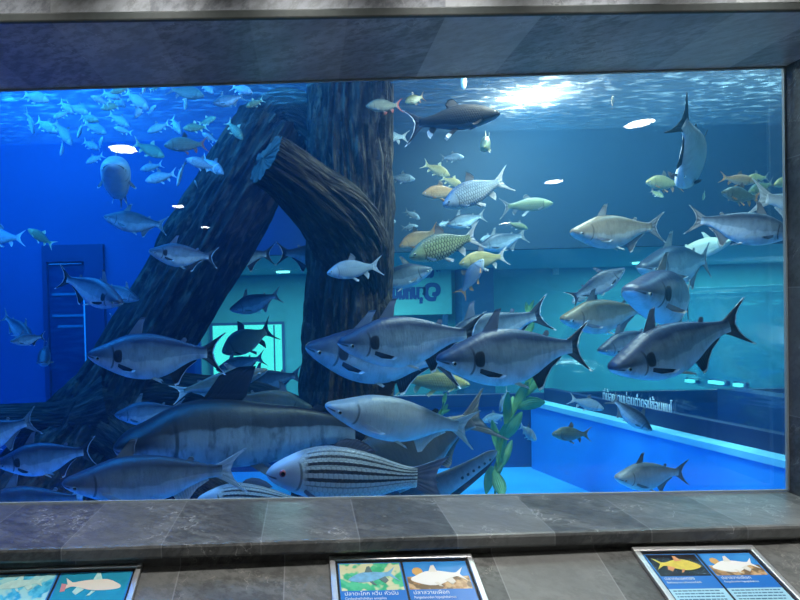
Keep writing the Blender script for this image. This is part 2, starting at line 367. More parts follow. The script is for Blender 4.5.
# pillar and wall socket
q0, q1 = at(462, 266, RY - .5), at(496, 420, RY - .5)
b = MB(); b.box((q0.x, RY - .5, .02), (q1.x, RY - .1, RC)); struct(b.build('wall_pillar', M_tealdark), 'dark blue pillar in the rear hall')
q0 = at(552, 269, RY)
b = MB(); b.box((0, -.03, 0), (.085, -.002, .085)); so = b.build('wall_socket', plain('socket_grey', (.3, .6, .6), .5)); so.location = (q0.x, RY, q0.z - .08)
tag(so, 'small square socket plate on the teal rear hall wall', 'socket')

# ------------------------------------------------------------------ tunnel ledge and acrylic arch on the right
A = at(530, 464, YB - .02); A.z = ZF; B = Vector((2.42, .07, ZF)); ZL = at(543, 404, YB).z
LD = (B - A).normalized(); LN = Vector((-LD.y, LD.x, 0)); LN = LN if LN.x > 0 else -LN
tun = empty('acrylic_tunnel', (A.x, A.y, ZF)); tag(tun, 'walk-through tunnel with bright blue base wall and curved acrylic at right of the tank', 'tunnel')
def L(p): return Vector(p) - Vector((A.x, A.y, ZF))
b = MB(); ln = (B - A).length
def tw(s, n, z):
    if s == 0: s = max(0, n) * LN.y / -LD.y + .02
    return L(A + LD * s + LN * n + Vector((0, 0, z - ZF)))
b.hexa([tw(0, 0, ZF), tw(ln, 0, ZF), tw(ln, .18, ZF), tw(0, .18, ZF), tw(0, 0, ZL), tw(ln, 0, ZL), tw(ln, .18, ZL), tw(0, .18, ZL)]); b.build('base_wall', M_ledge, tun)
b = MB(); b.hexa([tw(0, -.012, ZL), tw(ln, -.012, ZL), tw(ln, .16, ZL), tw(0, .16, ZL), tw(0, -.012, ZL + .035), tw(ln, -.012, ZL + .035), tw(ln, .16, ZL + .035), tw(0, .16, ZL + .035)]); b.build('lip', M_lip, tun)
b = MB(); b.hexa([tw(0, .10, ZL + .035), tw(ln, .10, ZL + .035), tw(ln, .16, ZL + .035), tw(0, .16, ZL + .035), tw(0, .10, ZL + .13), tw(ln, .10, ZL + .13), tw(ln, .16, ZL + .13), tw(0, .16, ZL + .13)]); b.build('channel', M_navy, tun)
t = NT('tunnel_acrylic'); o = t.obj()
tr = t.n('ShaderNodeBsdfTransparent'); tr.inputs[0].default_value = (.86, .96, 1, 1)
gl = t.n('ShaderNodeBsdfGlossy'); gl.inputs['Roughness'].default_value = .06; t.t.links.new(t.bump(t.noise(t.mapping(o, (1, 1, 5)), 2.5, 2), .25, .03), gl.inputs['Normal'])
m1 = t.n('ShaderNodeMixShader'); m1.inputs[0].default_value = .16; t.t.links.new(tr.outputs[0], m1.inputs[1]); t.t.links.new(gl.outputs[0], m1.inputs[2]); t.t.links.new(m1.outputs[0], t.out.inputs['Surface'])
vv = []; ff = []; R_ = .62; na, ns = 30, 14; cz = ZL + .10
for k in (0, 1):
    for i in range(ns + 1):
        for j in range(na + 1):
            a = math.pi * j / na; r = R_ - .03 * k; vv.append(tw(ln * i / ns, .13 + R_ - r * math.cos(a), cz + r * math.sin(a) * 1.25))
N1 = (ns + 1) * (na + 1)
for i in range(ns):
    for j in range(na):
        a = i * (na + 1) + j; ff.append((a, a + na + 1, a + na + 2, a + 1)); c_ = a + N1; ff.append((c_, c_ + 1, c_ + na + 2, c_ + na + 1))
mk('acrylic_arch', vv, ff, t.m, tun)
b = MB(); w_ = .13 + 2 * R_
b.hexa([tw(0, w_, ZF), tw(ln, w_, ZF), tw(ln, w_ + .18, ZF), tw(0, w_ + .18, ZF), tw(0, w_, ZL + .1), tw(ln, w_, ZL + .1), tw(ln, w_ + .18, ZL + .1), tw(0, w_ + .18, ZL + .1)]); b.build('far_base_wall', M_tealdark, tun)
for px, py, w_l, lab in ((690, 381, .03, 'left short glowing bar for a teal reflection in the tunnel'), (716, 382.5, .05, 'long glowing bar for a teal reflection in the tunnel'), (738, 385, .025, 'right short glowing bar for a teal reflection in the tunnel')):  # lamp reflections on the acrylic, built as small glowing bars
    p = onplane(px, py, A + LN * (.13 + 2 * R_ - .04), LN)
    tl0 = tag(empty('tunnel_glint', p), lab, 'lamp', 'glowing reflection bars in the tunnel')
    b = MB(); V8 = [LD * sx * w_l + LN * sy + Vector((0, 0, sz)) for sz in (-.012, .012) for sx, sy in ((-1, -.02), (1, -.02), (1, .02), (-1, .02))]; b.hexa(V8); b.build('lens', emit('tunnel_glint_glow', (.25, 1, .95), 2.2), tl0)
    b = MB(); V8 = [LD * sx * (w_l + .02) + LN * sy + Vector((0, 0, sz)) for sz in (-.02, .02) for sx, sy in ((-1, .02), (1, .02), (1, .05), (-1, .05))]; b.hexa(V8); b.build('glint_back', M_tealdark, tl0)
# lettering on the acrylic
pt = at(606, 399, 1.55)
best = min(((tw(s * ln / 60, .13, cz) + Vector((A.x, A.y, ZF))) for s in range(61)), key=lambda p: abs((p - EYE).x / (p - EYE).y - (at(606, 399, 1.0) - EYE).x / (at(606, 399, 1.0) - EYE).y))
best2 = min(((tw(s * ln / 60, .13, cz) + Vector((A.x, A.y, ZF))) for s in range(61)), key=lambda p: abs((p - EYE).x / (p - EYE).y - (at(676, 407, 1.0) - EYE).x / (at(676, 407, 1.0) - EYE).y))
wd = (best2 - best).length; zt_ = at(640, 409, best.y).z
Mt = Matrix.Translation(L(Vector((best.x, best.y, at(606, 400, best.y).z))) - LN * .012) @ Matrix((LD, Vector((0, 0, 1)), LD.cross(Vector((0, 0, 1))))).transposed().to_4x4()
text_mesh('lettering', '\u0e17\u0e35\u0e48\u0e19\u0e49\u0e2d\u0e07\u0e08\u0e27\u0e19\u0e1a\u0e48\u0e2d\u0e19\u0e15\u0e48\u0e33\u0e01\u0e23\u0e38\u0e1b\u0e0b\u0e49\u0e2d\u0e19\u0e41\u0e21\u0e42', M_white, tun, .10, Mt, .002, width=wd)

# ------------------------------------------------------------------ sunken trunk and log
def bark(name, c1, c2, c3):
    t = NT(name); u, uu, vv = t.uv()
    n1 = t.noise(t.mapping(u, (26, 3.0, 1)), 1.0, 7, .65); n2 = t.noise(t.obj(), 6, 4)
    n3 = t.noise(t.mapping(u, (60, 5.0, 1)), 1.0, 5, .6); c = t.mix(t.step(n1, .40, .58), c1, c2); c = t.mix(t.math('MULTIPLY', t.step(n3, .50, .62), .8), c, c3)
    return t.principled(c, .7, 0, .12, t.bump(t.math('ADD', n1, t.math('MULTIPLY', n3, .6)), 1.0, .05))
M_bark = bark('trunk_bark', (.008, .006, .005), (.042, .031, .024), (.11, .080, .055))
M_cut = plain('broken_wood_end', (.045, .038, .03), .8, nscale=30, namt=.5)
def limb(name, pts, mat, parent, nseg=110, nring=96, ridge=.10, seed=0, capend=True, capstart=False, tear=0.0, kr=9):
    """tube along a path of (point, radius) with deep bark grooves running along it"""
    P = [Vector(p) for p, r in pts]; R = [r for p, r in pts]; n = len(P)
    def cr(A_, f):
        i = min(int(f), n - 2); t_ = f - i; a, b_, c, d = A_[max(i - 1, 0)], A_[i], A_[i + 1], A_[min(i + 2, n - 1)]
        return .5 * ((2 * b_) + (c - a) * t_ + (2 * a - 5 * b_ + 4 * c - d) * t_ * t_ + (3 * b_ - a - 3 * c + d) * t_ ** 3)
    V = []; F = []; UV = []; X = None; arc = 0; prev = None
    for i in range(nseg + 1):
        f = (n - 1) * i / nseg; c = cr(P, f); r = cr(R, f)
        tg = (cr(P, min(f + .02, n - 1)) - cr(P, max(f - .02, 0))).normalized()
        if X is None: X = tg.orthogonal().normalized()
        X = (X - tg * X.dot(tg)).normalized(); Y = tg.cross(X)
        if prev is not None: arc += (c - prev).length
        prev = c
        for j in range(nring):
            a = 2 * math.pi * j / nring; dx, dy = math.cos(a), math.sin(a)
            q = Vector((dx * kr * .5, dy * kr * .5, arc * 1.6 + seed * 7.7))
            g1 = min(1, abs(noise.noise(q)) * 3.2)
            g2 = min(1, abs(noise.noise(Vector((dx * kr * 1.1, dy * kr * 1.1, arc * 2.4 + seed * 3.1)))) * 3.2)
            lump = noise.noise(Vector((dx * 1.2, dy * 1.2, arc * 2.2 + seed)))
            rr = r * (1 + ridge * (g1 * .6 + g2 * .45 - .6) + .07 * lump)
            t_ = 0
            if tear and i == nseg: t_ = tear * noise.noise(Vector((dx * 3, dy * 3, seed + 5)))
            V.append(c + (X * dx + Y * dy) * rr + tg * t_); UV.append((j / nring if j <= nring / 2 else 1 - j / nring, arc * 1.5))
    for i in range(nseg):
        for j in range(nring):
            a = i * nring + j; b_ = i * nring + (j + 1) % nring; F.append((a, b_, b_ + nring, a + nring))
    o = mk(name, V, F, mat, parent, uv=UV)
    if capend or capstart:
        for which in (['end'] if capend else []) + (['start'] if capstart else []):
            ring = V[-nring:] if which == 'end' else V[:nring]
            cc = sum(ring, Vector()) / nring; tg = (P[-1] - P[-2]).normalized() if which == 'end' else (P[0] - P[1]).normalized()
            CV = []; CF = []; m = 12
            for k in range(m):
                s_ = 1 - k / m
                for j in range(nring):
                    w = ring[j] - cc
                    CV.append(cc + w * s_ + tg * ((1 - s_) * .012 + (.006 + .022 * (1 if seed > 2 else .3)) * noise.noise(w * (26 if seed > 2 else 55) + Vector((k * .2, 0, seed))) * (1 if k else 0)))
            CV.append(cc + tg * .015)
            for k in range(m - 1):
                for j in range(nring): CF.append((k * nring + j, k * nring + (j + 1) % nring, (k + 1) * nring + (j + 1) % nring, (k + 1) * nring + j))
            for j in range(nring): CF.append(((m - 1) * nring + j, (m - 1) * nring + (j + 1) % nring, m * nring))
            if which == 'start': CF = [tuple(reversed(q)) for q in CF]
            mk('broken_end', CV, CF, M_cut, o)
    return o
def pr(px, Y): return px * (Y + DCAM) / FPX
YT = 1.5
tk = tag(empty('sunken_tree_trunk', at(348, 440, YT)), 'thick upright sunken tree trunk with furrowed brown bark and a broken branch', 'tree trunk')
O = tk.location.copy()
def tp(px, py, Y, r): return (at(px, py, Y) - O, pr(r, Y))
base = at(346, 470, YT); 
limb('trunk', [((base.x - O.x, YT - O.y, ZF - O.z), pr(54, YT)), tp(346, 440, YT, 47), tp(346, 380, YT, 44), tp(347, 320, YT, 42.5), tp(349, 260, YT, 41), tp(352, 200, YT, 41), tp(349, 140, YT, 39.5), tp(350, 90, YT, 40), tp(350, 40, YT, 40), tp(350, -60, YT, 40)], M_bark, tk, 240, 220, .22, 1)
limb('broken_branch', [tp(372, 300, 1.42, 16), tp(355, 252, 1.34, 34), tp(335, 218, 1.2, 35), tp(308, 192, 1.06, 29), tp(284, 172, .97, 26), tp(266, 160, .92, 25)], M_bark, tk, 110, 150, .20, 2, tear=.02)
lg = tag(empty('leaning_log', at(120, 440, 1.7)), 'dark leaning log with splayed roots, propped against the upright trunk', 'log')
O = lg.location.copy()
limb('log', [tp(60, 505, 1.55, 74), tp(100, 440, 1.6, 62), tp(138, 366, 1.62, 44), tp(176, 298, 1.64, 41), tp(214, 232, 1.66, 41), tp(250, 170, 1.68, 41), tp(274, 128, 1.70, 38)], M_bark, lg, 180, 170, .17, 3, tear=.05)
limb('side_limb', [tp(256, 150, 1.85, 20), tp(274, 122, 1.9, 27), tp(296, 124, 1.92, 30), tp(326, 146, 1.95, 30), tp(360, 172, 2.0, 26)], M_bark, lg, 80, 130, .22, 4, capend=False)
limb('root', [tp(110, 400, 1.5, 34), tp(160, 392, 1.52, 22), tp(215, 396, 1.5, 20), tp(270, 408, 1.5, 22), tp(318, 428, 1.48, 20)], M_bark, lg, 90, 60, .12, 5, capend=True)
limb('root', [tp(112, 408, 1.45, 40), tp(70, 418, 1.4, 20), tp(30, 420, 1.35, 16), tp(-30, 424, 1.3, 17), tp(-90, 450, 1.25, 20)], M_bark, lg, 90, 60, .12, 6)
limb('root', [tp(120, 430, 1.45, 40), tp(170, 470, 1.3, 30), tp(220, 505, 1.2, 26)], M_bark, lg, 60, 60, .12, 7)

# ------------------------------------------------------------------ water plants
t = NT('plant_leaf'); u, uu, vv_ = t.uv(); n1 = t.noise(t.obj(), 14, 3)
M_leaf = t.principled(t.mix(n1, (.06, .20, .07), (.20, .38, .14)), .45, 0, .4, t.bump(t.math('SINE', t.math('MULTIPLY', uu, 40)), .3, .004))
M_stem = plain('plant_stem', (.10, .25, .06), .5)
def leaf(parent, base, tip, w, sag=.15, seed=0):
    base, tip = Vector(base), Vector(tip); ax = tip - base; side = ax.cross(Vector((.3, 1, .2 * math.sin(seed)))).normalized(); nn = side.cross(ax).normalized()
    V = []; F = []; UV = []; n, m = 14, 4
    for k in (0, 1):
        for i in range(n + 1):
            t_ = i / n; wd_ = w * (math.sin(math.pi * min(1, t_ * .93 + .04)) ** .8)
            c = base + ax * t_ + nn * ax.length * sag * math.sin(math.pi * t_) 
            for j in range(m + 1):
                s_ = 2 * j / m - 1
                V.append(c + side * (s_ * wd_) + nn * (.25 * wd_ * abs(s_) + .06 * wd_ * math.sin(i * 1.7 + seed) * s_ + (.0012 if k else -.0012))); UV.append((s_ * .5 + .5, t_))
    N_ = (n + 1) * (m + 1)
    for i in range(n):
        for j in range(m):
            a = i * (m + 1) + j; F.append((a, a + 1, a + m + 2, a + m + 1)); F.append((a + N_, a + N_ + m + 1, a + N_ + m + 2, a + N_ + 1))
    for i in range(n):
        for j in (0, m):
            a = i * (m + 1) + j; F.append((a, a + m + 1, a + m + 1 + N_, a + N_))
    mk('leaf', V, F, M_leaf, parent, uv=UV)
def tube(name, pts, r, mat, parent, n=8):
    V = []; F = []; P = [Vector(p) for p in pts]
    for i, c in enumerate(P):
        tg = (P[min(i + 1, len(P) - 1)] - P[max(i - 1, 0)]).normalized(); X = tg.orthogonal().normalized(); Y = tg.cross(X)
        for j in range(n):
            a = 2 * math.pi * j / n; V.append(c + (X * math.cos(a) + Y * math.sin(a)) * (r if not isinstance(r, list) else r[i]))
    for i in range(len(P) - 1):
        for j in range(n): F.append((i * n + j, i * n + (j + 1) % n, (i + 1) * n + (j + 1) % n, (i + 1) * n + j))
    F.append(tuple(range(n))); F.append(tuple(reversed(range((len(P) - 1) * n, len(P) * n))))
    return mk(name, V, F, mat, parent)
def plant(label, Y, stem_px, leaves):
    b0 = at(*stem_px[0], Y); t = tag(empty('water_plant', (b0.x, b0.y, b0.z)), label, 'plant'); O_ = t.location.copy()
    tube('stem', [at(x, y, Y) - O_ for x, y in stem_px], .006, M_stem, t)
    for k, (x0, y0, x1, y1, w, dy, sg_) in enumerate(leaves): leaf(t, at(x0, y0, Y) - O_, at(x1, y1, Y + dy) - O_, w * .72 * (Y + DCAM) / FPX, sg_, k)
YP = 1.35
plant('tall green broad-leaved water plant in front of the tunnel base wall', YP, [(494, 506), (497, 470), (503, 440), (513, 415), (526, 392), (540, 365)],
      [(507, 432, 508, 392, 6, -.05, .1), (505, 430, 513, 396, 5, .08, -.1), (516, 408, 545, 402, 9, -.08, .12), (522, 398, 545, 366, 8, .05, -.12), (513, 412, 528, 382, 7, -.05, .1),
       (503, 440, 522, 412, 8, -.06, -.1), (500, 455, 492, 420, 6, .04, .12), (498, 465, 505, 424, 7, -.03, .1), (497, 472, 512, 440, 6, .1, -.1), (496, 478, 502, 455, 6, 0, .1), (494, 470, 503, 496, 9, -.12, .1), (492, 466, 486, 494, 7, .05, .1), (525, 392, 534, 372, 5, 0, .1), (536, 372, 552, 356, 4, .1, .1)])
plant('small feathery green water plant behind the brown catfish tail', 1.75, [(432, 440), (434, 428), (440, 415), (444, 402)],
      [(434, 428, 428, 412, 3, 0, .1), (437, 420, 448, 404, 4, 0, .1), (440, 414, 450, 410, 3, 0, .1), (443, 406, 446, 392, 3, 0, .1), (434, 430, 446, 420, 4, 0, .1)])
plant('bright green fern-like plant tips showing above the tail of a big catfish', 1.9, [(524, 345), (526, 325), (530, 312)],
      [(526, 320, 540, 302, 3, 0, .1), (526, 318, 534, 300, 3, 0, .1), (528, 314, 526, 302, 3, 0, .1), (526, 325, 541, 312, 3, 0, .1), (525, 335, 534, 322, 5, 0, .1)])

# ------------------------------------------------------------------ fish materials
def lerp(a, b_, t_): return a + (b_ - a) * t_
def body_mat(name, back, side, belly, v0=.25, v1=.6, rough=.38, scales=0, spot=None, stripes=0, mouth=True, gill=.2, mottling=.15, head=None, headdark=0, metal=.05, scale_amt=.45):
    t = NT(name); u, uu, vv = t.uv()
    n_ = t.noise(t.obj(), 9, 4); vn = t.math('ADD', vv, t.math('MULTIPLY', t.math('SUBTRACT', n_, .5), .16))
    c = t.ramp(vn, [(max(0, v0 - .06), back), (v0 + .20, side), (max(v0 + .22, v1), tuple((a * .6 + b_ * .4) for a, b_ in zip(side, belly))), (min(1, v1 + .24), belly)])
    n2 = t.noise(t.mapping(t.obj(), (1.6, 1, .7)), 13, 6, .65); c = t.mix(t.math('MULTIPLY', t.step(n2, .44, .68), mottling * 1.8), c, tuple(x * .45 for x in back))
    h = None
    if scales:
        k1 = t.math('FRACT', t.math('ADD', t.math('MULTIPLY', uu, scales), t.math('MULTIPLY', t.math('FLOOR', t.math('MULTIPLY', vv, scales * .36)), .5)))
        k2 = t.math('FRACT', t.math('MULTIPLY', vv, scales * .36))
        d1 = t.math('SUBTRACT', k1, .2); d2 = t.math('SUBTRACT', k2, .5)
        r2 = t.math('SQRT', t.math('ADD', t.math('MULTIPLY', d1, d1), t.math('MULTIPLY', d2, d2)))
        edge = t.math('MULTIPLY', t.step(r2, .40, .62), t.math('MULTIPLY', t.step(uu, .17, .22), t.math('SUBTRACT', 1, t.step(uu, .80, .84))))
        c = t.mix(t.math('MULTIPLY', edge, scale_amt), c, tuple(x * .5 for x in back)); h = t.math('SUBTRACT', 1, edge)
    if stripes:
        sv = t.math('ADD', vv, t.math('MULTIPLY', t.math('SUBTRACT', t.noise(t.mapping(u, (60, 6, 1)), 1, 1), .5), .014))
        s_ = t.math('SINE', t.math('MULTIPLY', t.math('SUBTRACT', sv, .13), stripes * 2 * math.pi))
        m_ = t.math('MULTIPLY', t.step(s_, .0, .35), t.math('MULTIPLY', t.step(uu, .19, .23), t.math('SUBTRACT', 1, t.step(vv, .60, .64))))
        m_ = t.math('MULTIPLY', m_, t.step(vv, .13, .17)); c = t.mix(t.math('MULTIPLY', m_, .96), c, (.012, .014, .03))
    if headdark: c = t.mix(t.math('MULTIPLY', t.math('MULTIPLY', t.math('SUBTRACT', 1, t.step(uu, .10, .26)), t.math('SUBTRACT', 1, t.step(vn, .48, .64))), headdark), c, back)
    if head: c = t.mix(t.math('SUBTRACT', 1, t.step(uu, .13, .2)), c, head)
    if gill:
        gx = t.math('ADD', uu, t.math('MULTIPLY', t.math('POWER', t.math('SUBTRACT', vv, .5), 2.0), .35))
        g_ = t.math('MULTIPLY', t.math('SUBTRACT', 1, t.step(t.math('ABSOLUTE', t.math('SUBTRACT', gx, gill)), .003, .010)), t.math('MULTIPLY', t.step(vv, .25, .34), t.math('SUBTRACT', 1, t.step(vv, .72, .8))))
        c = t.mix(t.math('MULTIPLY', g_, .7), c, tuple(x * .35 for x in back))
    if mouth:
        m_ = t.math('MULTIPLY', t.math('SUBTRACT', 1, t.step(t.math('ABSOLUTE', t.math('SUBTRACT', vv, .60)), .02, .045)), t.math('SUBTRACT', 1, t.step(uu, .045, .06)))
        c = t.mix(t.math('MULTIPLY', m_, .85), c, (.03, .03, .035))
    if spot:
        d1 = t.math('DIVIDE', t.math('SUBTRACT', uu, spot[0]), spot[2]); d2 = t.math('DIVIDE', t.math('SUBTRACT', vv, spot[1]), spot[3])
        r2 = t.math('ADD', t.math('POWER', t.math('ABSOLUTE', d1), 3), t.math('POWER', t.math('ABSOLUTE', d2), 3))
        c = t.mix(t.math('MULTIPLY', t.math('SUBTRACT', 1, t.step(r2, .6, 1.2)), .94), c, (.012, .014, .022))
    return t.principled(c, rough + .05, metal, .3, t.bump(h, .3, .02) if h is not None else t.bump(t.noise(t.mapping(t.obj(), (3, 1, 1)), 16, 4), .18, .02))
def fin_mat(name, base, edge, e0=.62, e1=.85, rim=None):
    t = NT(name); u, uu, vv = t.uv()
    c = t.mix(t.step(vv, e0, e1), base, edge)
    if rim: c = t.mix(t.step(vv, .86, .92), c, rim)
    ray_ = t.math('SINE', t.math('MULTIPLY', uu, 75)); c = t.mix(t.math('MULTIPLY', t.step(ray_, -.2, 1), .22), c, tuple(x * .45 for x in base))
    return t.principled(c, .5, 0, .3, t.bump(ray_, .25, .006))
DK = (.02, .024, .04); 
BODY = dict(
    shark=body_mat('shark_catfish_skin', (.012, .022, .055), (.24, .31, .38), (.68, .75, .82), .34, .54, spot=(.225, .50, .030, .105), gill=.195, headdark=.75),
    sharkp=body_mat('shark_catfish_plain_skin', (.018, .030, .055), (.22, .28, .34), (.62, .69, .76), .34, .54, gill=.195, headdark=.7),
    sharkb=body_mat('brown_backed_catfish_skin', (.13, .095, .06), (.36, .30, .23), (.66, .68, .70), .34, .58, gill=.19, headdark=.5),
    sharkc=body_mat('cream_catfish_skin', (.80, .70, .48), (.85, .78, .60), (.88, .86, .80), .3, .6, gill=.19, mottling=.0),
    sharks=body_mat('silver_catfish_skin', (.18, .19, .20), (.48, .50, .52), (.72, .74, .76), .28, .54, gill=.19, mottling=.1),
    barb=body_mat('silver_barb_skin', (.12, .18, .25), (.40, .50, .56), (.72, .76, .76), .22, .6, scales=30, scale_amt=.75),
    barbg=body_mat('green_gold_barb_skin', (.07, .11, .09), (.32, .38, .19), (.60, .60, .38), .22, .62, scales=26, scale_amt=.95),
    barby=body_mat('yellow_barb_skin', (.28, .22, .08), (.54, .45, .19), (.70, .66, .42), .22, .62, scales=30),
    barbd=body_mat('dusky_barb_skin', (.05, .07, .06), (.17, .20, .15), (.38, .40, .34), .25, .62, scales=30),
    barbo=body_mat('orange_tan_barb_skin', (.26, .13, .05), (.46, .28, .13), (.62, .52, .38), .25, .6, scales=28),
    carp=body_mat('dark_carp_skin', (.003, .004, .008), (.016, .028, .048), (.20, .27, .33), .50, .66, scales=42, scale_amt=.6, rough=.55, metal=0),
    stripe=body_mat('striped_carp_skin', (.17, .17, .19), (.55, .56, .56), (.70, .72, .74), .16, .68, scales=36, stripes=10.5, gill=.185, head=(.44, .44, .48), mottling=.05, scale_amt=.25),
    giant=body_mat('giant_catfish_skin', (.012, .011, .014), (.05, .05, .055), (.40, .43, .47), .20, .36, gill=.22, mottling=.35, headdark=.95, rough=.4),
    brown=body_mat('brown_catfish_skin', (.085, .066, .052), (.12, .095, .078), (.36, .38, .42), .52, .70, gill=.22, mottling=.3, rough=.45),
    knife=body_mat('knifefish_skin', (.05, .06, .075), (.12, .15, .19), (.30, .36, .42), .25, .6, gill=.14),
)
FIN = dict(
    dark=fin_mat('dark_fin_pale_rim', (.045, .05, .065), (.012, .014, .02), .4, .75, (.68, .72, .76)),
    grey=fin_mat('grey_fin', (.22, .22, .23), (.10, .10, .11), .5, .9, (.4, .4, .4)),
    pale=fin_mat('pale_fin', (.55, .55, .53), (.72, .72, .70)),
    cream=fin_mat('cream_fin', (.72, .68, .55), (.80, .76, .66)),
    yellow=fin_mat('yellowish_fin', (.62, .56, .28), (.75, .72, .52)),
    red=fin_mat('red_tipped_fin', (.22, .16, .16), (.55, .10, .06), .3, .8),
    orange=fin_mat('orange_fin', (.50, .30, .16), (.70, .28, .10), .3, .8),
    whitetip=fin_mat('dark_fin_white_tip', (.02, .024, .035), (.75, .74, .72), .55, .7),
    black=fin_mat('black_fin', (.012, .014, .022), (.02, .022, .03)),
    brown=fin_mat('brown_fin', (.15, .115, .09), (.24, .19, .15)),
    greyblue=fin_mat('blue_grey_fin', (.13, .15, .21), (.20, .21, .27)),
)
M_iris = plain('silver_iris', (.55, .55, .5), .2, .3); M_irisr = plain('red_iris', (.45, .10, .12), .2); M_pupil = plain('black_pupil', (.004, .004, .005), .1); M_gold = plain('gold_iris', (.5, .38, .12), .2, .3)
M_spot = plain('knifefish_black_spot', (.004, .005, .008), .4)

# species: profile rows (t, top, bottom, halfwidth); t runs snout 0 -> tail fork tips 1
SP = dict(
    shark=dict(prof=[(0, .000, -.026, .024), (.015, .018, -.046, .044), (.05, .036, -.074, .062), (.11, .062, -.108, .076), (.20, .102, -.152, .086), (.29, .134, -.184, .088), (.40, .142, -.198, .080), (.50, .132, -.188, .066), (.60, .108, -.150, .048), (.68, .082, -.100, .034), (.76, .058, -.058, .022), (.82, .046, -.044, .015), (.86, .050, -.048, .008)],
        eye=(.080, -.034, .0165), fins=dict(dorsal=((.262, .372), [(.372, .258), (.412, .264), (.394, .215), (.386, .160)]), adipose=((.655, .69), [(.685, .112), (.705, .110), (.712, .090)]),
        anal=((.57, .77), [(.625, -.248), (.652, -.236), (.675, -.180), (.715, -.118), (.785, -.062)]), pelvic=((.44, .48), [(.535, -.222), (.525, -.205)]), pect=(.20, -.075, .155, -.042, .045)), tail=(.855, .050, .150, .165, .905, .055)),
    barb=dict(prof=[(0, .005, -.020, .010), (.02, .030, -.042, .028), (.06, .060, -.070, .043), (.12, .098, -.098, .056), (.20, .140, -.128, .066), (.30, .166, -.150, .070), (.40, .170, -.156, .067), (.50, .152, -.146, .058), (.60, .116, -.116, .045), (.68, .080, -.084, .033), (.75, .056, -.058, .022), (.80, .050, -.052, .013), (.83, .054, -.056, .007)],
        eye=(.068, .010, .017), fins=dict(dorsal=((.38, .50), [(.46, .285), (.505, .245), (.535, .190)]), anal=((.62, .70), [(.705, -.205), (.725, -.165), (.735, -.115)]), pelvic=((.42, .46), [(.515, -.225), (.535, -.195)]), pect=(.19, -.065, .105, -.06, .035)), tail=(.82, .054, .170, .180, .875, .05)),
    carp=dict(prof=[(0, .0, -.018, .014), (.02, .022, -.036, .034), (.06, .046, -.058, .050), (.12, .076, -.082, .064), (.20, .106, -.106, .074), (.30, .128, -.124, .078), (.40, .130, -.128, .074), (.50, .116, -.118, .064), (.60, .090, -.094, .050), (.68, .066, -.072, .038), (.75, .052, -.056, .026), (.80, .050, -.052, .015), (.83, .054, -.056, .008)],
        eye=(.062, .008, .013), fins=dict(dorsal=((.38, .52), [(.47, .205), (.515, .200), (.55, .150)]), anal=((.64, .71), [(.725, -.185), (.75, -.155), (.755, -.110)]), pelvic=((.44, .49), [(.55, -.215), (.575, -.185)]), pect=(.19, -.055, .12, -.05, .035)), tail=(.82, .054, .165, .235, .875, .075)),
    stripe=dict(prof=[(0, -.005, -.030, .016), (.02, .024, -.050, .036), (.06, .054, -.075, .052), (.12, .088, -.102, .066), (.20, .124, -.128, .078), (.30, .148, -.148, .082), (.40, .150, -.154, .078), (.50, .136, -.146, .068), (.60, .110, -.122, .054), (.68, .084, -.094, .041), (.75, .064, -.070, .030), (.80, .056, -.060, .018), (.83, .058, -.062, .009)],
        eye=(.085, .004, .0205), fins=dict(dorsal=((.33, .53), [(.38, .178), (.43, .196), (.49, .192), (.55, .168), (.60, .128)]), anal=((.64, .71), [(.725, -.185), (.75, -.155), (.755, -.110)]), pelvic=((.42, .47), [(.52, -.225), (.55, -.195)]), pect=(.19, -.075, .13, -.06, .035)), tail=(.82, .058, .125, .140, .93, .10)),
    giant=dict(prof=[(0, -.010, -.038, .055), (.015, .010, -.056, .082), (.05, .034, -.072, .098), (.10, .058, -.084, .106), (.18, .100, -.098, .108), (.28, .128, -.108, .100), (.40, .128, -.112, .084), (.52, .110, -.104, .064), (.64, .094, -.078, .044), (.74, .070, -.050, .028), (.81, .048, -.044, .017), (.85, .044, -.048, .009)],
        eye=(.055, -.032, .009), fins=dict(dorsal=((.28, .42), [(.36, .200), (.43, .225), (.49, .225), (.475, .185), (.455, .135)]), adipose=((.66, .72), [(.72, .098), (.74, .09)]), anal=((.58, .76), [(.70, -.165), (.75, -.140), (.80, -.070)]), pelvic=((.46, .51), [(.56, -.160), (.56, -.14)]), pect=(.19, -.075, .13, -.05, .05)), tail=(.845, .046, .14, .15, .92, .07)),
    knife=dict(prof=[(0, .0, -.02, .012), (.03, .026, -.040, .026), (.08, .050, -.070, .038), (.15, .085, -.100, .046), (.25, .105, -.120, .046), (.40, .100, -.115, .038), (.55, .085, -.095, .030), (.70, .068, -.075, .022), (.82, .056, -.058, .016), (.92, .046, -.046, .010), (.97, .030, -.030, .006), (1.0, .008, -.008, .002)],
        eye=(.06, .0, .012), fins=dict(dorsal=((.42, .46), [(.46, .150), (.49, .135)]), anal=((.30, .97), [(.36, -.165), (.6, -.135), (.85, -.090), (.985, -.030)]), pect=(.15, -.04, .10, -.04, .03)), tail=None),
)
def catm(rows, t_):
    n = len(rows)
    for i in range(n - 1):
        if t_ <= rows[i + 1][0] or i == n - 2:
            a, b_ = rows[i], rows[i + 1]; f = max(0, min(1, (t_ - a[0]) / (b_[0] - a[0]))); p0, p3 = rows[max(i - 1, 0)], rows[min(i + 2, n - 1)]
            out = []
            for k in (1, 2, 3):
                m0 = (b_[k] - p0[k]) / max(b_[0] - p0[0], 1e-6) * (b_[0] - a[0]); m1 = (p3[k] - a[k]) / max(p3[0] - a[0], 1e-6) * (b_[0] - a[0])
                out.append((2 * f ** 3 - 3 * f * f + 1) * a[k] + (f ** 3 - 2 * f * f + f) * m0 + (-2 * f ** 3 + 3 * f * f) * b_[k] + (f ** 3 - f * f) * m1)
            return out
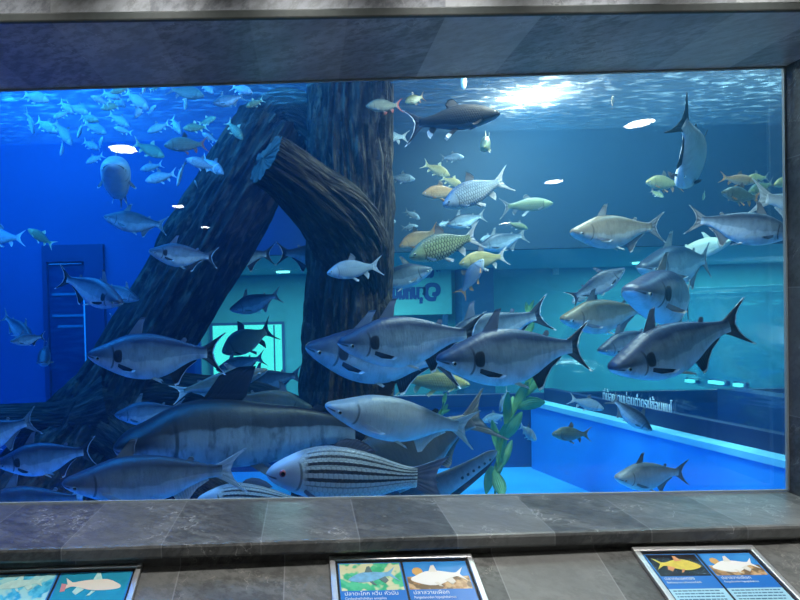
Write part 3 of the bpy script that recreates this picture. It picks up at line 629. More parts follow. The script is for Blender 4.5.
def sheet(name, bases, tips, mat, parent, warp, side=None, th=.006, rows=6, cols=10):
    """fin between a base polyline and a tip polyline of (t, z) or (t, y, z) points: two faces with a thick root"""
    def samp(P, f):
        f = f * (len(P) - 1); i = min(int(f), len(P) - 2); return P[i].lerp(P[i + 1], f - i)
    Bv = [Vector(p if len(p) == 3 else (p[0], 0, p[1])) for p in bases]; Tv = [Vector(p if len(p) == 3 else (p[0], 0, p[1])) for p in tips]
    V = []; F = []; UV = []
    n_ = (samp(Tv, .5) - samp(Bv, .5)).cross(Bv[-1] - Bv[0]); n_ = n_.normalized() if n_.length > 1e-9 else Vector((0, 1, 0))
    for k in (1, -1):
        for i in range(cols + 1):
            for j in range(rows + 1):
                w = j / rows; p = samp(Bv, i / cols).lerp(samp(Tv, i / cols), w); tk_ = th * (1 - .75 * w) * (1 if 0 < i < cols else .3)
                p = p + n_ * (k * tk_ * .5); V.append(warp(p)); UV.append((i / cols, w))
    N_ = (cols + 1) * (rows + 1)
    for i in range(cols):
        for j in range(rows):
            a = i * (rows + 1) + j; q = (a, a + 1, a + rows + 2, a + rows + 1); F.append(q); F.append(tuple(x + N_ for x in reversed(q)))
    for i in range(cols):
        for j in (0, rows): a = i * (rows + 1) + j; F.append((a, a + rows + 1, a + rows + 1 + N_, a + N_))
    for j in range(rows):
        for i in (0, cols): a = i * (rows + 1) + j; F.append((a, a + 1, a + 1 + N_, a + N_))
    return mk(name, V, F, mat, parent, uv=UV)

def build_fish(root, sp, body, fins, bend=0.0, lod=2, iris=None, fat=1.0, flare=1.0, zbend=0.0, tall=1.0):
    """parts in a unit frame: +X forward (snout .5, tail tips -.5), +Z up"""
    d = SP[sp]; prof = d['prof']; tb = prof[-1][0]
    def warp(p):     # p = (t, y, z): body curvature is baked in
        t_ = p[0]; q = max(0, t_ - .30); ang = 2 * bend * q
        return Vector((.5 - t_ + abs(bend) * bend * 0, p[1] + bend * q * q - (0), p[2] * tall + zbend * q * q))
    nu, nv = ((56, 30), (34, 20), (16, 12))[2 - lod]
    V = []; UV = []; F = []
    for i in range(nu + 1):
        s_ = i / nu; t_ = tb * (s_ ** 1.35 if s_ < 1 else 1); top, bot, hw = catm(prof, t_); hw *= fat
        mid = (top + bot) / 2 * .6
        for j in range(nv):
            a = 2 * math.pi * j / nv; ca, sa = math.cos(a), math.sin(a)
            z = mid + ((top - mid) if ca > 0 else (mid - bot)) * (abs(ca) ** .95) * (1 if ca > 0 else -1)
            y = hw * (abs(sa) ** .85) * (1 if sa > 0 else -1)
            V.append(warp((t_, y, z))); UV.append((t_, (a / math.pi if a <= math.pi else 2 - a / math.pi)))
    for i in range(nu):
        for j in range(nv): a = i * nv + j; b_ = i * nv + (j + 1) % nv; F.append((a, b_, b_ + nv, a + nv))
    for i, fl in ((0, True), (nu, False)):
        c = sum((V[i * nv + j] for j in range(nv)), Vector()) / nv; V.append(c + Vector((.004 if fl else -.002, 0, 0))); UV.append((0 if fl else tb, .5)); k = len(V) - 1
        for j in range(nv): F.append((i * nv + j, k, i * nv + (j + 1) % nv) if fl else (i * nv + (j + 1) % nv, k, i * nv + j))
    mk('body', V, F, BODY[body], root, uv=UV)
    fd = d['fins']; rc = (8, 12) if lod == 2 else (5, 8) if lod == 1 else (3, 5)
    def on(t_, up, inset=.80): tp_ = catm(prof, t_); return tp_[0] * inset if up else tp_[1] * inset
    def fin(nm, key, up, mat, n=5):
        if key not in fd: return
        (a, b_), tips = fd[key]; bs = [(a + (b_ - a) * i / n, on(a + (b_ - a) * i / n, up)) for i in range(n + 1)]
        c = bs[0][1]; tt = [(t_, (z if not flare else on(t_ if t_ < tb else tb, up) + (z - on(t_ if t_ < tb else tb, up)) * flare)) for t_, z in tips]
        tt = [bs[0]] * 0 + [(lerp(bs[0][0], tt[0][0], .55), lerp(bs[0][1], tt[0][1], .72))] * 0 + tt
        sheet(nm, bs, tt, mat, root, warp, rows=rc[0], cols=rc[1], th=.010)
    fin('dorsal_fin', 'dorsal', True, FIN[fins['dorsal']]); 
    fin('anal_fin', 'anal', False, FIN[fins['anal']])
    if lod >= 1:
        fin('adipose_fin', 'adipose', True, FIN[fins['dorsal']])
        if 'pelvic' in fd:
            (a, b_), tips = fd['pelvic']
            for sd in (1, -1):
                y0 = sd * catm(prof, a)[2] * .35 * fat
                bs = [(a, y0, on(a, False, .93)), (b_, y0, on(b_, False, .93))]; tt = [(t_, y0 + sd * .025, z) for t_, z in tips]
                sheet('pelvic_fin', bs, tt, FIN[fins['pelvic']], root, warp, rows=rc[0], cols=rc[1], th=.006)
        t0, z0, ln_, dz, w_ = fd['pect']
        for sd in (1, -1):
            pr_ = catm(prof, t0); f_ = max(0, 1 - (z0 / pr_[1]) ** 2) ** .5; y0 = sd * pr_[2] * fat * f_ * .9
            bs = [(t0, y0, z0 + .012), (t0 + .012, y0, z0 - .016)]; tt = [(t0 + ln_, y0 + sd * ln_ * .45, z0 + dz), (t0 + ln_ * .86, y0 + sd * ln_ * .38, z0 + dz - w_ * .35), (t0 + ln_ * .45, y0 + sd * ln_ * .18, z0 + dz * .6 - w_ * .55)]
            sheet('pectoral_fin', bs, tt, FIN[fins['pect']], root, warp, rows=rc[0], cols=rc[1], th=.006)
    if d['tail']:
        tb_, hb, hu, hl, notch, wn = d['tail']; z_ = 0
        tips = [(lerp(tb_, 1, .30), hu * .52), (lerp(tb_, 1, .65), hu * .82), (.985, hu * .99), (1.0, hu), (lerp(notch, 1, .50), hu * .68), (lerp(notch, 1, .18), hu * .38), (notch, 0),
                (lerp(notch, 1, .18), -hl * .38), (lerp(notch, 1, .50), -hl * .68), (1.0, -hl), (.985, -hl * .99), (lerp(tb_, 1, .65), -hl * .82), (lerp(tb_, 1, .30), -hl * .52)]
        n = len(tips); bs = [(tb_ - .03, hb * .92 * (1 - 2 * i / (n - 1))) for i in range(n)]
        sheet('tail_fin', bs, tips, FIN[fins['tail']], root, warp, rows=rc[0], cols=(24 if lod else 12), th=.012)
    if lod >= 1:
        te, ze, re = d['eye']; pr_ = catm(prof, te); mid = (pr_[0] + pr_[1]) / 2 * .6
        f_ = max(0, 1 - ((ze - mid) / ((pr_[0] - mid) if ze > mid else (mid - pr_[1]))) ** 2) ** .5
        for sd in (1, -1):
            V = []; F = []; mi = []; n, m = 14, 8; y0 = sd * pr_[2] * fat * f_ * .96
            for i in range(m + 1):
                ph = math.pi / 2 * i / m
                for j in range(n):
                    a = 2 * math.pi * j / n; rr = re * math.sin(ph) if i else 0
                    V.append(warp((te + rr * math.cos(a), y0 + sd * re * .45 * math.cos(ph), ze + rr * math.sin(a))))
            for i in range(m):
                for j in range(n):
                    q = (i * n + j, i * n + (j + 1) % n, (i + 1) * n + (j + 1) % n, (i + 1) * n + j); F.append(q if sd < 0 else tuple(reversed(q))); mi.append(1 if i < m * .36 else 0)
            e_ = mk('eye', V, F, [iris or M_iris, M_pupil], root)
            for p_, k in zip(e_.data.polygons, mi): p_.material_index = k

def place(root, s, tl, Y, dy, roll=0.0):
    ps, pt_ = at(s[0], s[1], max(.08, Y - dy / 2)), at(tl[0], tl[1], min(YB - .06, Y + dy / 2))
    fx = ps - pt_; Ln = fx.length; fx = fx / Ln; up = Vector((0, 0, 1)); 
    if abs(fx.z) > .9: up = Vector((0, 1, 0))
    sy = up.cross(fx).normalized(); uz = fx.cross(sy)
    Rm = Matrix((fx, sy, uz)).transposed().to_4x4() @ Matrix.Rotation(math.radians(roll), 4, 'X')
    root.matrix_world = Matrix.Translation((ps + pt_) / 2) @ Rm @ Matrix.Scale(Ln, 4)
FS = dict(dorsal='greyblue', anal='dark', pelvic='pale', pect='dark', tail='dark')
FSG = dict(dorsal='grey', anal='grey', pelvic='pale', pect='grey', tail='grey')
FC = dict(dorsal='cream', anal='cream', pelvic='cream', pect='cream', tail='cream')
FP = dict(dorsal='grey', anal='pale', pelvic='pale', pect='pale', tail='pale')
FSP = dict(dorsal='black', anal='pale', pelvic='pale', pect='pale', tail='pale')
FY = dict(dorsal='yellow', anal='yellow', pelvic='yellow', pect='yellow', tail='yellow')
FR = dict(dorsal='black', anal='red', pelvic='red', pect='grey', tail='red')
FO = dict(dorsal='brown', anal='orange', pelvic='orange', pect='orange', tail='orange')
FB = dict(dorsal='black', anal='black', pelvic='grey', pect='black', tail='black')
FDC = dict(dorsal='black', anal='whitetip', pelvic='whitetip', pect='black', tail='dark')
FST = dict(dorsal='greyblue', anal='greyblue', pelvic='greyblue', pect='greyblue', tail='greyblue')
FBR = dict(dorsal='brown', anal='brown', pelvic='brown', pect='brown', tail='brown')
KIND = dict(shark='shark_catfish', barb='barb_fish', carp='dark_carp', stripe='striped_carp', giant='giant_catfish', knife='knifefish')
def fish(sp, body, fins, s, tl, Y, dy, label, bend=0, roll=0, lod=2, group=None, iris=None, fat=1.0, flare=1.0, zbend=0.0, name=None, tall=1.0):
    r = tag(empty(name or KIND[sp]), label, 'fish', group)
    build_fish(r, sp, body, fins, bend, lod, iris, fat, flare, zbend, tall); place(r, s, tl, Y, dy, roll); return r

# ------------------------------------------------------------------ the fish, one by one: species, skin, fins, snout px, tail px, distance behind pane, head nearer by
# big catfish in the middle and right
fish('shark', 'shark', FS, (338, 341), (482, 333), .72, .12, 'big blue-grey catfish with black gill patch, in front of the trunk base, facing left', bend=.18)
fish('shark', 'shark', FS, (306, 345), (462, 362), 1.00, .10, 'blue catfish half hidden behind the big one at the trunk base, its snout furthest left', bend=.1)
fish('shark', 'shark', FS, (437, 358), (597, 345), .58, .10, 'large silver-blue catfish with black gill patch right of centre, nearest of its cluster', bend=-.12)
fish('shark', 'sharkp', FS, (436, 345), (549, 311), 1.40, .06, 'dark-tailed catfish just behind the large silver-blue one, its tail fin standing clear above', bend=.1)
fish('shark', 'shark', FS, (610, 367), (740, 319), .55, .14, 'dark-backed silver catfish nosing down to the left near the right jamb', bend=.15)
fish('shark', 'shark', FSG, (629, 288), (716, 300), 1.0, .42, 'plump grey catfish turned towards the viewer, above the one nosing down', bend=-.35, fat=1.25)
fish('shark', 'sharkp', FSG, (640, 266), (722, 258), 1.72, .30, 'grey catfish tucked behind the plump one, under the cream catfish', bend=-.2, fat=1.1)
fish('shark', 'sharkc', FC, (731, 240), (668, 254), 2.15, .25, 'pale cream catfish facing right among grey ones on the right', bend=.3, fat=1.1)
fish('shark', 'sharkb', FSG, (571, 231), (662, 227), 1.20, .08, 'brown-backed catfish facing left below the brightest reflected lamp', bend=.1)
fish('shark', 'sharkp', FSG, (796, 232), (688, 218), .78, .10, 'long grey catfish facing right with its nose behind the right jamb', bend=.12)
fish('shark', 'sharks', FP, (880, 216), (748, 196), .95, .08, 'white-bellied catfish cut off by the right jamb, only its rear in view')
fish('shark', 'sharkb', FSG, (561, 318), (650, 308), 1.40, .12, 'tan-backed catfish with a raised dorsal fin, facing left above the tunnel lettering', bend=.15)
fish('shark', 'sharkp', FS, (624, 268), (569, 300), 1.50, .06, 'blue-grey catfish rising to the right in front of the teal hall wall', bend=.1)
fish('shark', 'sharkp', FS, (598, 350), (662, 330), 1.18, .05, 'shadowy blue catfish under the tan-backed one', bend=.1)
fish('shark', 'sharks', FB, (687, 182), (704, 116), .95, -.50, 'pale catfish swimming away and down with its black tail turned to the viewer, upper right', bend=.42, fat=1.05, flare=.8, tall=1.3, roll=25)
fish('shark', 'sharks', FSG, (616, 477), (684, 470), .50, .10, 'small silver-tan catfish low over the bright blue ledge, bottom right', bend=.15)
fish('shark', 'sharks', FSP, (326, 404), (481, 431), .52, .10, 'pale silver catfish slanting down to the right above the striped carp', bend=-.1, tall=.80)
# left side catfish
fish('shark', 'shark', FS, (88, 353), (226, 352), .62, .10, 'large dark-blue catfish facing left in front of the leaning log', bend=.15)
fish('shark', 'shark', FS, (149, 250), (217, 258), .85, .12, 'blue catfish crossing the middle of the leaning log, facing left', bend=.2)
fish('shark', 'sharkp', FSG, (104, 216), (168, 226), 1.35, .10, 'pale blue catfish facing left above the dark framed window', bend=.1)
fish('shark', 'sharks', FSG, (113, 163), (122, 190), 1.10, .62, 'round pale catfish facing the viewer under the left lamp reflection', bend=.1, fat=1.35)
fish('shark', 'shark', FS, (122, 302), (65, 276), .72, .18, 'dark-headed catfish nosing down to the right across the dark framed window', bend=-.25)
fish('shark', 'sharkp', FSG, (139, 299), (98, 284), 1.2, .03, 'faint blue catfish behind the dark-headed one at the framed window')
fish('shark', 'sharkp', FS, (166, 331), (108, 322), 2.15, .03, 'blue catfish with a curved dark tail, hidden mostly behind the leaning log')
fish('shark', 'sharkp', FSG, (34, 340), (2, 314), 1.45, .10, 'slim faint catfish with raised tail near the left edge')
fish('shark', 'sharkp', FS, (10, 341), (46, 336), 1.15, .12, 'faint blue catfish facing left beside the framed window, lower left', fat=1.1)
fish('shark', 'sharkp', FSG, (42, 362), (49, 345), 1.30, .30, 'little pale catfish seen head-on left of the framed window', fat=1.2)
fish('shark', 'shark', FS, (-4, 462), (98, 449), .66, .08, 'blue catfish low on the left over the bright gap between the roots', bend=.12)
fish('shark', 'sharkp', FSG, (-55, 446), (39, 419), .80, .06, 'blue catfish cut off by the left edge, only its tail half in view')
fish('shark', 'sharkp', FP, (63, 481), (248, 467), .42, .08, 'long pale blue catfish skimming the sill at lower left', bend=.1, tall=.78)
fish('shark', 'sharkp', FP, (-30, 507), (94, 498), .98, .05, 'pale-finned catfish sunk behind the sill at the bottom left corner')
fish('shark', 'sharkp', FSG, (115, 414), (186, 408), 1.15, .04, 'blue catfish peeping out behind the nose of the giant dark catfish')
fish('shark', 'sharkp', FSG, (230, 309), (280, 294), 1.75, .16, 'blue catfish with spread fins above the bright doorway', bend=.2, fat=1.1)
fish('shark', 'shark', FS, (206, 256), (276, 254), 2.05, .02, 'dark silhouetted catfish emerging from behind the log, below the blue wall edge')
fish('shark', 'sharkp', FS, (352, 254), (275, 253), 1.95, .02, 'lighter blue catfish with its head hidden behind the upright trunk')
fish('shark', 'sharkp', FSG, (216, 369), (266, 357), 1.70, .04, 'bluish catfish across the foot of the bright doorway')
fish('shark', 'sharkp', FSG, (236, 384), (304, 374), 1.85, .04, 'bright blue catfish with a forked tail beside the trunk foot', bend=.1)
fish('shark', 'sharkb', FP, (267, 369), (172, 394), 1.05, .06, 'slender pale catfish climbing to the right above the giant catfish', bend=-.1, fat=.7, tall=.62)
fish('shark', 'sharkb', FSG, (312, 407), (225, 397), 1.12, .04, 'tan catfish back and dorsal fin showing behind the giant catfish')
fish('shark', 'sharkp', FSG, (432, 268), (362, 284), 1.78, .06, 'plump blue catfish in front of the sign board, right of the trunk', fat=1.2, bend=.1)
fish('shark', 'sharkp', FSG, (478, 246), (528, 234), 2.05, .03, 'hazy blue catfish above the rear window frame, right of the green-gold barb')
fish('shark', 'sharkp', FSG, (446, 224), (486, 215), 2.25, .02, 'very faint blue catfish far back below the silver barb')
fish('shark', 'sharkp', FSG, (652, 430), (610, 397), 1.0, .05, 'silvery catfish diving along the tunnel lip under the lettering')
# special big fish
fish('giant', 'giant', FB, (116, 439), (396, 430), .88, .18, 'giant dark catfish with pale belly lying across the lower left', bend=-.06, flare=1.15)
fish('shark', 'brown', FBR, (325, 492), (492, 398), .90, .10, 'brown catfish with upturned tail behind the striped carp', bend=-.1, fat=1.1, flare=.6, zbend=-.2, name='brown_catfish')
fish('stripe', 'stripe', FST, (267, 471), (446, 477), .36, .06, 'large striped carp with red eye in the foreground above the sill', bend=.08, iris=M_irisr)
fish('stripe', 'stripe', FST, (196, 500), (322, 505), .62, .04, 'bluish striped carp half hidden behind the sill, left of the other striped carp', iris=M_irisr)
kf = fish('knife', 'knife', FB, (384, 512), (500, 458), 1.02, .06, 'clown knifefish tail with a row of black spots, behind the brown catfish', zbend=.12)
for i in range(6):
    t_ = .66 + i * .052; tp_ = catm(SP['knife']['prof'], t_)
    q = max(0, t_ - .30); V = []; F = []; n = 14; r_ = .0135 - i * .0008
    for sd in (-1, 1):
        b0 = len(V)
        for k in range(2):
            for j in range(n):
                a = 2 * math.pi * j / n; rr = r_ * (1 if k == 0 else .6); V.append(Vector((.5 - t_ + rr * math.cos(a), sd * (tp_[2] * .93 + .0015 * k + .001), -.022 + .12 * q * q + rr * math.sin(a))))
        F += [(b0 + j, b0 + (j + 1) % n, b0 + n + (j + 1) % n, b0 + n + j) for j in range(n)] + [tuple(b0 + n + j for j in range(n))]
    mk('black_spot', V, F, M_spot, kf)
# carp and barbs
fish('carp', 'carp', FDC, (500, 113), (403, 124), .80, .05, 'black-backed carp with white-tipped lower fins at the top centre', bend=.1)
fish('barb', 'barb', FP, (443, 205), (509, 178), .90, .08, 'silvery blue-scaled barb with pale fins heading down left, right of the trunk', bend=.1)
fish('barb', 'barbg', FP, (409, 257), (481, 234), .86, .08, 'green-gold large-scaled barb with pale forked tail in front of the sign board', bend=.1)
fish('barb', 'barby', FP, (459, 264), (509, 255), 1.12, .06, 'yellowish barb just behind the tail of the green-gold barb')
fish('barb', 'barb', FO, (483, 259), (459, 297), .98, .06, 'slim blue barb diving with an orange tail, under the yellowish barb', fat=.8)
fish('barb', 'barbo', FO, (422, 194), (463, 190), 1.20, .04, 'small orange-brown barb touching the nose of the silvery barb')
fish('barb', 'barby', FY, (450, 176), (422, 163), 1.45, .03, 'upper of two small yellow barbs above the silvery barb')
fish('barb', 'barby', FY, (463, 186), (440, 177), 1.30, .03, 'lower of two small yellow barbs above the silvery barb')
fish('barb', 'barb', FSG, (464, 157), (440, 158), 1.65, .02, 'small teal-blue barb below the black-backed carp')
fish('barb', 'barbg', FY, (483, 147), (490, 140), 1.30, .22, 'little green-yellow barb seen head-on below the surface glare', fat=1.4)
fish('barb', 'barby', FO, (405, 102), (425, 96), 1.40, .08, 'golden barb with reddish tail above the tail of the black-backed carp')
fish('barb', 'barbd', FR, (366, 106), (403, 105), .92, .05, 'blue-green barb with pink tail crossing the right edge of the upright trunk')
fish('barb', 'barb', FP, (372, 136), (410, 137), 1.85, .03, 'pale blue barb with its tail poking out behind the trunk, upper centre')
fish('barb', 'barb', FSG, (415, 179), (388, 177), 1.70, .03, 'blue barb facing right just right of the trunk')
fish('barb', 'barb', FSG, (420, 219), (404, 210), 1.85, .02, 'tiny blue barb slanting down, upper of a pair beside the trunk')
fish('barb', 'barb', FSG, (418, 226), (401, 228), 2.00, .02, 'tiny blue barb, lower of a pair beside the trunk')
fish('barb', 'barb', FSG, (396, 222), (376, 216), 1.90, .02, 'blue barb peeping out from the right edge of the trunk')
fish('barb', 'barbo', FO, (399, 247), (440, 229), 1.30, .05, 'cream and rust barb behind the back of the green-gold barb')
fish('barb', 'barb', FP, (327, 273), (383, 265), .95, .05, 'blue barb with white fins against the middle of the trunk', bend=.05)
fish('barb', 'barbd', FR, (164, 145), (209, 144), .92, .05, 'dark barb with red tail left of the leaning log')
fish('barb', 'barbg', FY, (28, 229), (55, 246), 1.45, .05, 'greenish barb alone above the framed window on the left')
fish('barb', 'barb', FP, (-22, 236), (26, 238), 1.60, .02, 'faint barb cut off by the left edge above the catfish pair')
fish('barb', 'barbd', FB, (222, 352), (275, 327), 2.10, .02, 'dark silhouetted barb in front of the bright doorway', tall=1.3, fat=1.2)
fish('carp', 'barbg', FSG, (553, 203), (499, 207), 1.75, .03, 'greenish carp facing right under the small lamp reflection')
fish('barb', 'barbg', FSG, (528, 229), (507, 222), 1.90, .02, 'small green barb under the greenish carp')
fish('barb', 'barb', FSG, (480, 240), (498, 236), 2.15, .02, 'small faint barb beside the hazy blue catfish')
fish('barb', 'barb', FSG, (438, 226), (450, 221), 2.2, .02, 'tiny faint barb left of the very faint catfish')
fish('carp', 'barby', FY, (470, 384), (396, 379), 1.12, .04, 'pale yellow-green carp with big eye under the large silver-blue catfish', iris=M_iris, bend=.05)
fish('barb', 'barbd', FBR, (552, 434), (592, 434), .92, .04, 'small brown-grey barb alone in front of the blue ledge')
fish('barb', 'barb', FSG, (572, 303), (594, 288), 1.60, .02, 'small tan-grey barb behind the dorsal fin of the tan-backed catfish')
fish('barb', 'barb', FP, (500, 412), (508, 388), 1.75, .1, 'pale blue barb standing upright behind the water plant', fat=1.1)
fish('barb', 'barb', FP, (536, 440), (519, 424), 1.55, .2, 'pale blue barb facing the viewer beside the water plant', fat=1.2)
fish('barb', 'barb', FSG, (482, 421), (508, 414), 1.90, .04, 'faint blue barb behind the stem of the water plant')
fish('barb', 'barb', FP, (604, 409), (568, 398), 1.2, .03, 'pale barb swimming just above the lip of the tunnel ledge')
# upper right group
fish('barb', 'barby', FO, (646, 182), (684, 184), 1.55, .06, 'yellow barb beside the head of the black-tailed catfish swimming away, upper right')
fish('barb', 'barbg', FSG, (664, 197), (650, 190), 1.95, .08, 'dim green barb below the yellow barb, upper right')
fish('barb', 'barbg', FSG, (703, 200), (705, 190), 1.85, .03, 'tiny pale barb hanging alone right of the black-tailed catfish swimming away')
fish('barb', 'barbo', FO, (756, 182), (719, 177), 1.35, .05, 'tan barb facing right, leftmost of the group by the right jamb', group=None)
fish('barb', 'barbd', FO, (722, 192), (762, 199), 1.15, .05, 'dark green barb with orange tail, lowest of the group by the right jamb')
fish('barb', 'barbg', FSG, (748, 193), (775, 182), 1.45, .04, 'pale grey-green barb, middle of the group by the right jamb')
fish('barb', 'barby', FSG, (745, 180), (770, 177), 1.60, .04, 'round dull yellow barb at the back of the group by the right jamb')
fish('barb', 'barby', FY, (774, 185), (798, 178), 1.40, .04, 'yellow barb half hidden by the right jamb')
fish('barb', 'barbo', FO, (613, 96), (612, 107), 1.30, .08, 'tiny orange-tan barb under the surface glare, upper right')
fish('barb', 'sharkc', FC, (464, 90), (463, 66), .95, .05, 'small white fish hanging nose-down under the water surface at the top centre', fat=1.3, name='white_fish')

# shoal in the upper left: prototypes copied part by part
SHOAL = [  # snout, tail, Y, dy, colour, label
 ((46, 100), (24, 94), 1.5, .03, 0, 'pale barb touching the soffit edge, topmost at the far left of the shoal'),
 ((33, 131), (29, 113), 1.55, .06, 0, 'leftmost barb of the upper-left shoal, hanging upright'),
 ((55, 131), (36, 120), 1.6, .03, 0, 'slim barb pointing down right, second from the left in the shoal'),
 ((55, 117), (69, 112), 1.7, .03, 0, 'small barb above the steep diving one, left part of the shoal'),
 ((70, 142), (57, 123), 1.45, .03, 0, 'steeply diving barb in the left part of the shoal'),
 ((61, 154), (64, 142), 1.7, .02, 0, 'lowest and slimmest barb at the left of the shoal'),
 ((72, 112), (60, 102), 1.6, .03, 0, 'barb above and left of a greener pair in the shoal'),
 ((86, 112), (69, 106), 1.5, .03, 0, 'barb pointing right, just right of the uppermost left pair'),
 ((96, 120), (80, 116), 1.75, .03, 1, 'yellow-green barb in the left middle of the shoal'),
 ((78, 136), (83, 124), 1.8, .03, 0, 'thin upright barb under the yellow-green one'),
 ((104, 132), (86, 124), 1.6, .03, 0, 'broad barb under the yellow-green one, nose to the right'),
 ((97, 148), (83, 141), 1.65, .03, 0, 'barb pair at the lower middle of the shoal, left fish'),
 ((102, 138), (98, 149), 1.8, .03, 0, 'barb pair at the lower middle of the shoal, right fish'),
 ((88, 162), (102, 155), 1.9, .02, 0, 'faintest barb below the lower middle pair'),
 ((93, 97), (108, 104), 1.9, .03, 0, 'barb in the tight knot under the soffit, left end'),
 ((118, 98), (103, 92), 1.75, .03, 0, 'barb in the tight knot under the soffit, upper middle'),
 ((103, 108), (121, 104), 1.65, .03, 1, 'greenish barb in the tight knot under the soffit, bottom'),
 ((124, 106), (113, 97), 2.0, .03, 0, 'barb in the tight knot under the soffit, right end'),
 ((112, 92), (128, 88), 1.85, .02, 1, 'green barb pressed against the soffit edge over the knot'),
 ((127, 125), (111, 115), 1.5, .03, 0, 'barb slanting down right above the left lamp reflection'),
 ((116, 128), (131, 133), 1.7, .03, 0, 'barb facing left just above the left lamp reflection'),
 ((146, 107), (126, 92), 1.35, .03, 0, 'largest rounded barb near the top, left of centre in the shoal'),
 ((136, 116), (143, 104), 1.8, .03, 0, 'barb under the largest rounded one'),
 ((143, 92), (147, 80), 1.9, .02, 0, 'upright slim barb right of the largest rounded one'),
 ((155, 106), (148, 113), 1.7, .02, 0, 'tiny barb with pale fins right of the largest rounded one'),
 ((161, 155), (137, 144), 1.45, .03, 1, 'green-blue barb between the lamp reflection and the red-tailed barb'),
 ((143, 169), (161, 165), 1.65, .03, 0, 'barb below the green-blue one, facing left'),
 ((149, 180), (174, 174), 1.35, .03, 0, 'pale barb with white head, lowest left of the log'),
 ((178, 183), (183, 162), 1.5, .03, 0, 'barb standing tail-up beside the white-headed one'),
 ((180, 132), (171, 118), 1.8, .03, 0, 'curled barb above the red-tailed barb'),
 ((150, 131), (168, 124), 1.95, .02, 0, 'hazy barb left of the curled one'),
 ((200, 95), (172, 90), 1.25, .03, 2, 'dusky barb close under the soffit left of the log'),
 ((185, 108), (187, 95), 1.65, .03, 0, 'small barb below the dusky one'),
 ((186, 128), (206, 127), 1.5, .04, 1, 'yellow barb above the red-tailed barb'),
 ((214, 118), (200, 124), 1.7, .03, 1, 'green barb just right of the yellow one'),
 ((204, 134), (217, 142), 1.7, .03, 0, 'barb under the yellow one, slanting left and up'),
 ((241, 137), (228, 122), 1.12, .03, 1, 'yellow-green barb nearest the top of the leaning log'),
 ((233, 154), (213, 149), 2.15, .03, 0, 'barb slipping behind the left edge of the log'),
 ((221, 172), (202, 158), 1.2, .03, 0, 'blue barb under the red tail, nose down right'),
 ((190, 160), (214, 168), 1.1, .03, 0, 'thin barb crossing in front of the blue one under the red tail'),
 ((212, 92), (202, 84), 1.8, .03, 0, 'barb under the soffit left of the long-finned one'),
 ((250, 92), (232, 86), 1.6, .03, 0, 'barb under the soffit right of the long-finned one'),
 ((248, 106), (262, 100), 1.15, .03, 1, 'yellowish barb peeping over the shoulder of the log'),
 ((223, 141), (226, 128), 1.9, .02, 0, 'tiny slim barb below the long-finned one'),
 ((195, 181), (197, 187), 1.5, .03, 0, 'tiny barb alone left of the log below the shoal'),
 ((160, 84), (150, 90), 1.9, .02, 1, 'small green barb against the soffit, centre of the shoal'),
]
protos = {}
for k, (bd, fn) in enumerate((('barb', FP), ('barbg', FY), ('barbd', FSG))):
    for v, (bn, ft) in enumerate(((.12, 1.0), (-.25, .8), (.3, 1.15))): protos[(k, v)] = (bd, fn, bn, ft)
made = {}
for i, (s_, t_, Y, dy, k, lab) in enumerate(SHOAL):
    mx_, my_ = (s_[0] + t_[0]) / 2, (s_[1] + t_[1]) / 2; s_ = (mx_ + (s_[0] - mx_) * 1.3, my_ + (s_[1] - my_) * 1.3); t_ = (mx_ + (t_[0] - mx_) * 1.3, my_ + (t_[1] - my_) * 1.3)
    Y = min(Y, 1.24 * 600 / (308 - min(s_[1], t_[1]) + 8) - 2.2)
    key = (k, i % 3); bd, fn, bn, ft = protos[key]
    if key not in made:
        r = fish('barb', bd, fn, s_, t_, Y, dy, lab, bend=bn, fat=ft, lod=1, group='barbs in the upper left shoal'); made[key] = r
    else:
        src = made[key]; r = src.copy(); COL.objects.link(r); r['label'] = lab
        for ch in src.children:
            c = ch.copy(); COL.objects.link(c); c.parent = r
        place(r, s_, t_, Y, dy)
fish('shark', 'sharkp', FSG, (212, 103), (245, 96), 1.15, .05, 'long-finned pale catfish under the soffit above the shoal, left of the log', bend=.1)

# ------------------------------------------------------------------ information panels on the sloping ledge
def flat_fish(parent, name, cx, cy, L_, sp, mat, finmat, flip=1, ang=0):
    d = SP[sp]['prof']; up = [(t_, tp_) for t_, tp_, b_, w in d]; dnp = [(t_, b_) for t_, tp_, b_, w in d]
    tl = SP[sp]['tail']; ring = up + [(1.0, tl[2]), (tl[4], 0), (1.0, -tl[3])] + dnp[::-1]
    V = []; ca, sa = math.cos(ang), math.sin(ang)
    def T(t_, z, h): 
        x = flip * (t_ - .5) * L_; y = z * L_; return Vector((cx + x * ca - y * sa, cy + x * sa + y * ca, h))
    n = len(ring)
    for h in (.0012, .0022): V += [T(t_, z, h) for t_, z in ring]
    F = [tuple(range(n, 2 * n))] + [(i, (i + 1) % n, n + (i + 1) % n, n + i) for i in range(n)]
    bb = MB(); bb.add(V, F)
    o = mk(name, bb.v, bb.f, mat, parent, smooth=False)
    for nm, (z0, pts) in dict(dorsal=(1, [(.36, .12), (.52, .10), (.50, .27), (.44, .26)]), anal=(-1, [(.60, -.10), (.74, -.05), (.78, -.16), (.70, -.22)]), belly=(-1, [(.40, -.13), (.46, -.13), (.52, -.24), (.46, -.22)])).items():
        m = len(pts); V = [T(a, b_, h) for h in (.001, .0026) for a, b_ in pts]; mbx = MB(); mbx.add(V, [tuple(range(m, 2 * m))] + [(i, (i + 1) % m, m + (i + 1) % m, m + i) for i in range(m)])
        mk('drawn_fin', mbx.v, mbx.f, finmat, parent, smooth=False)
    return o
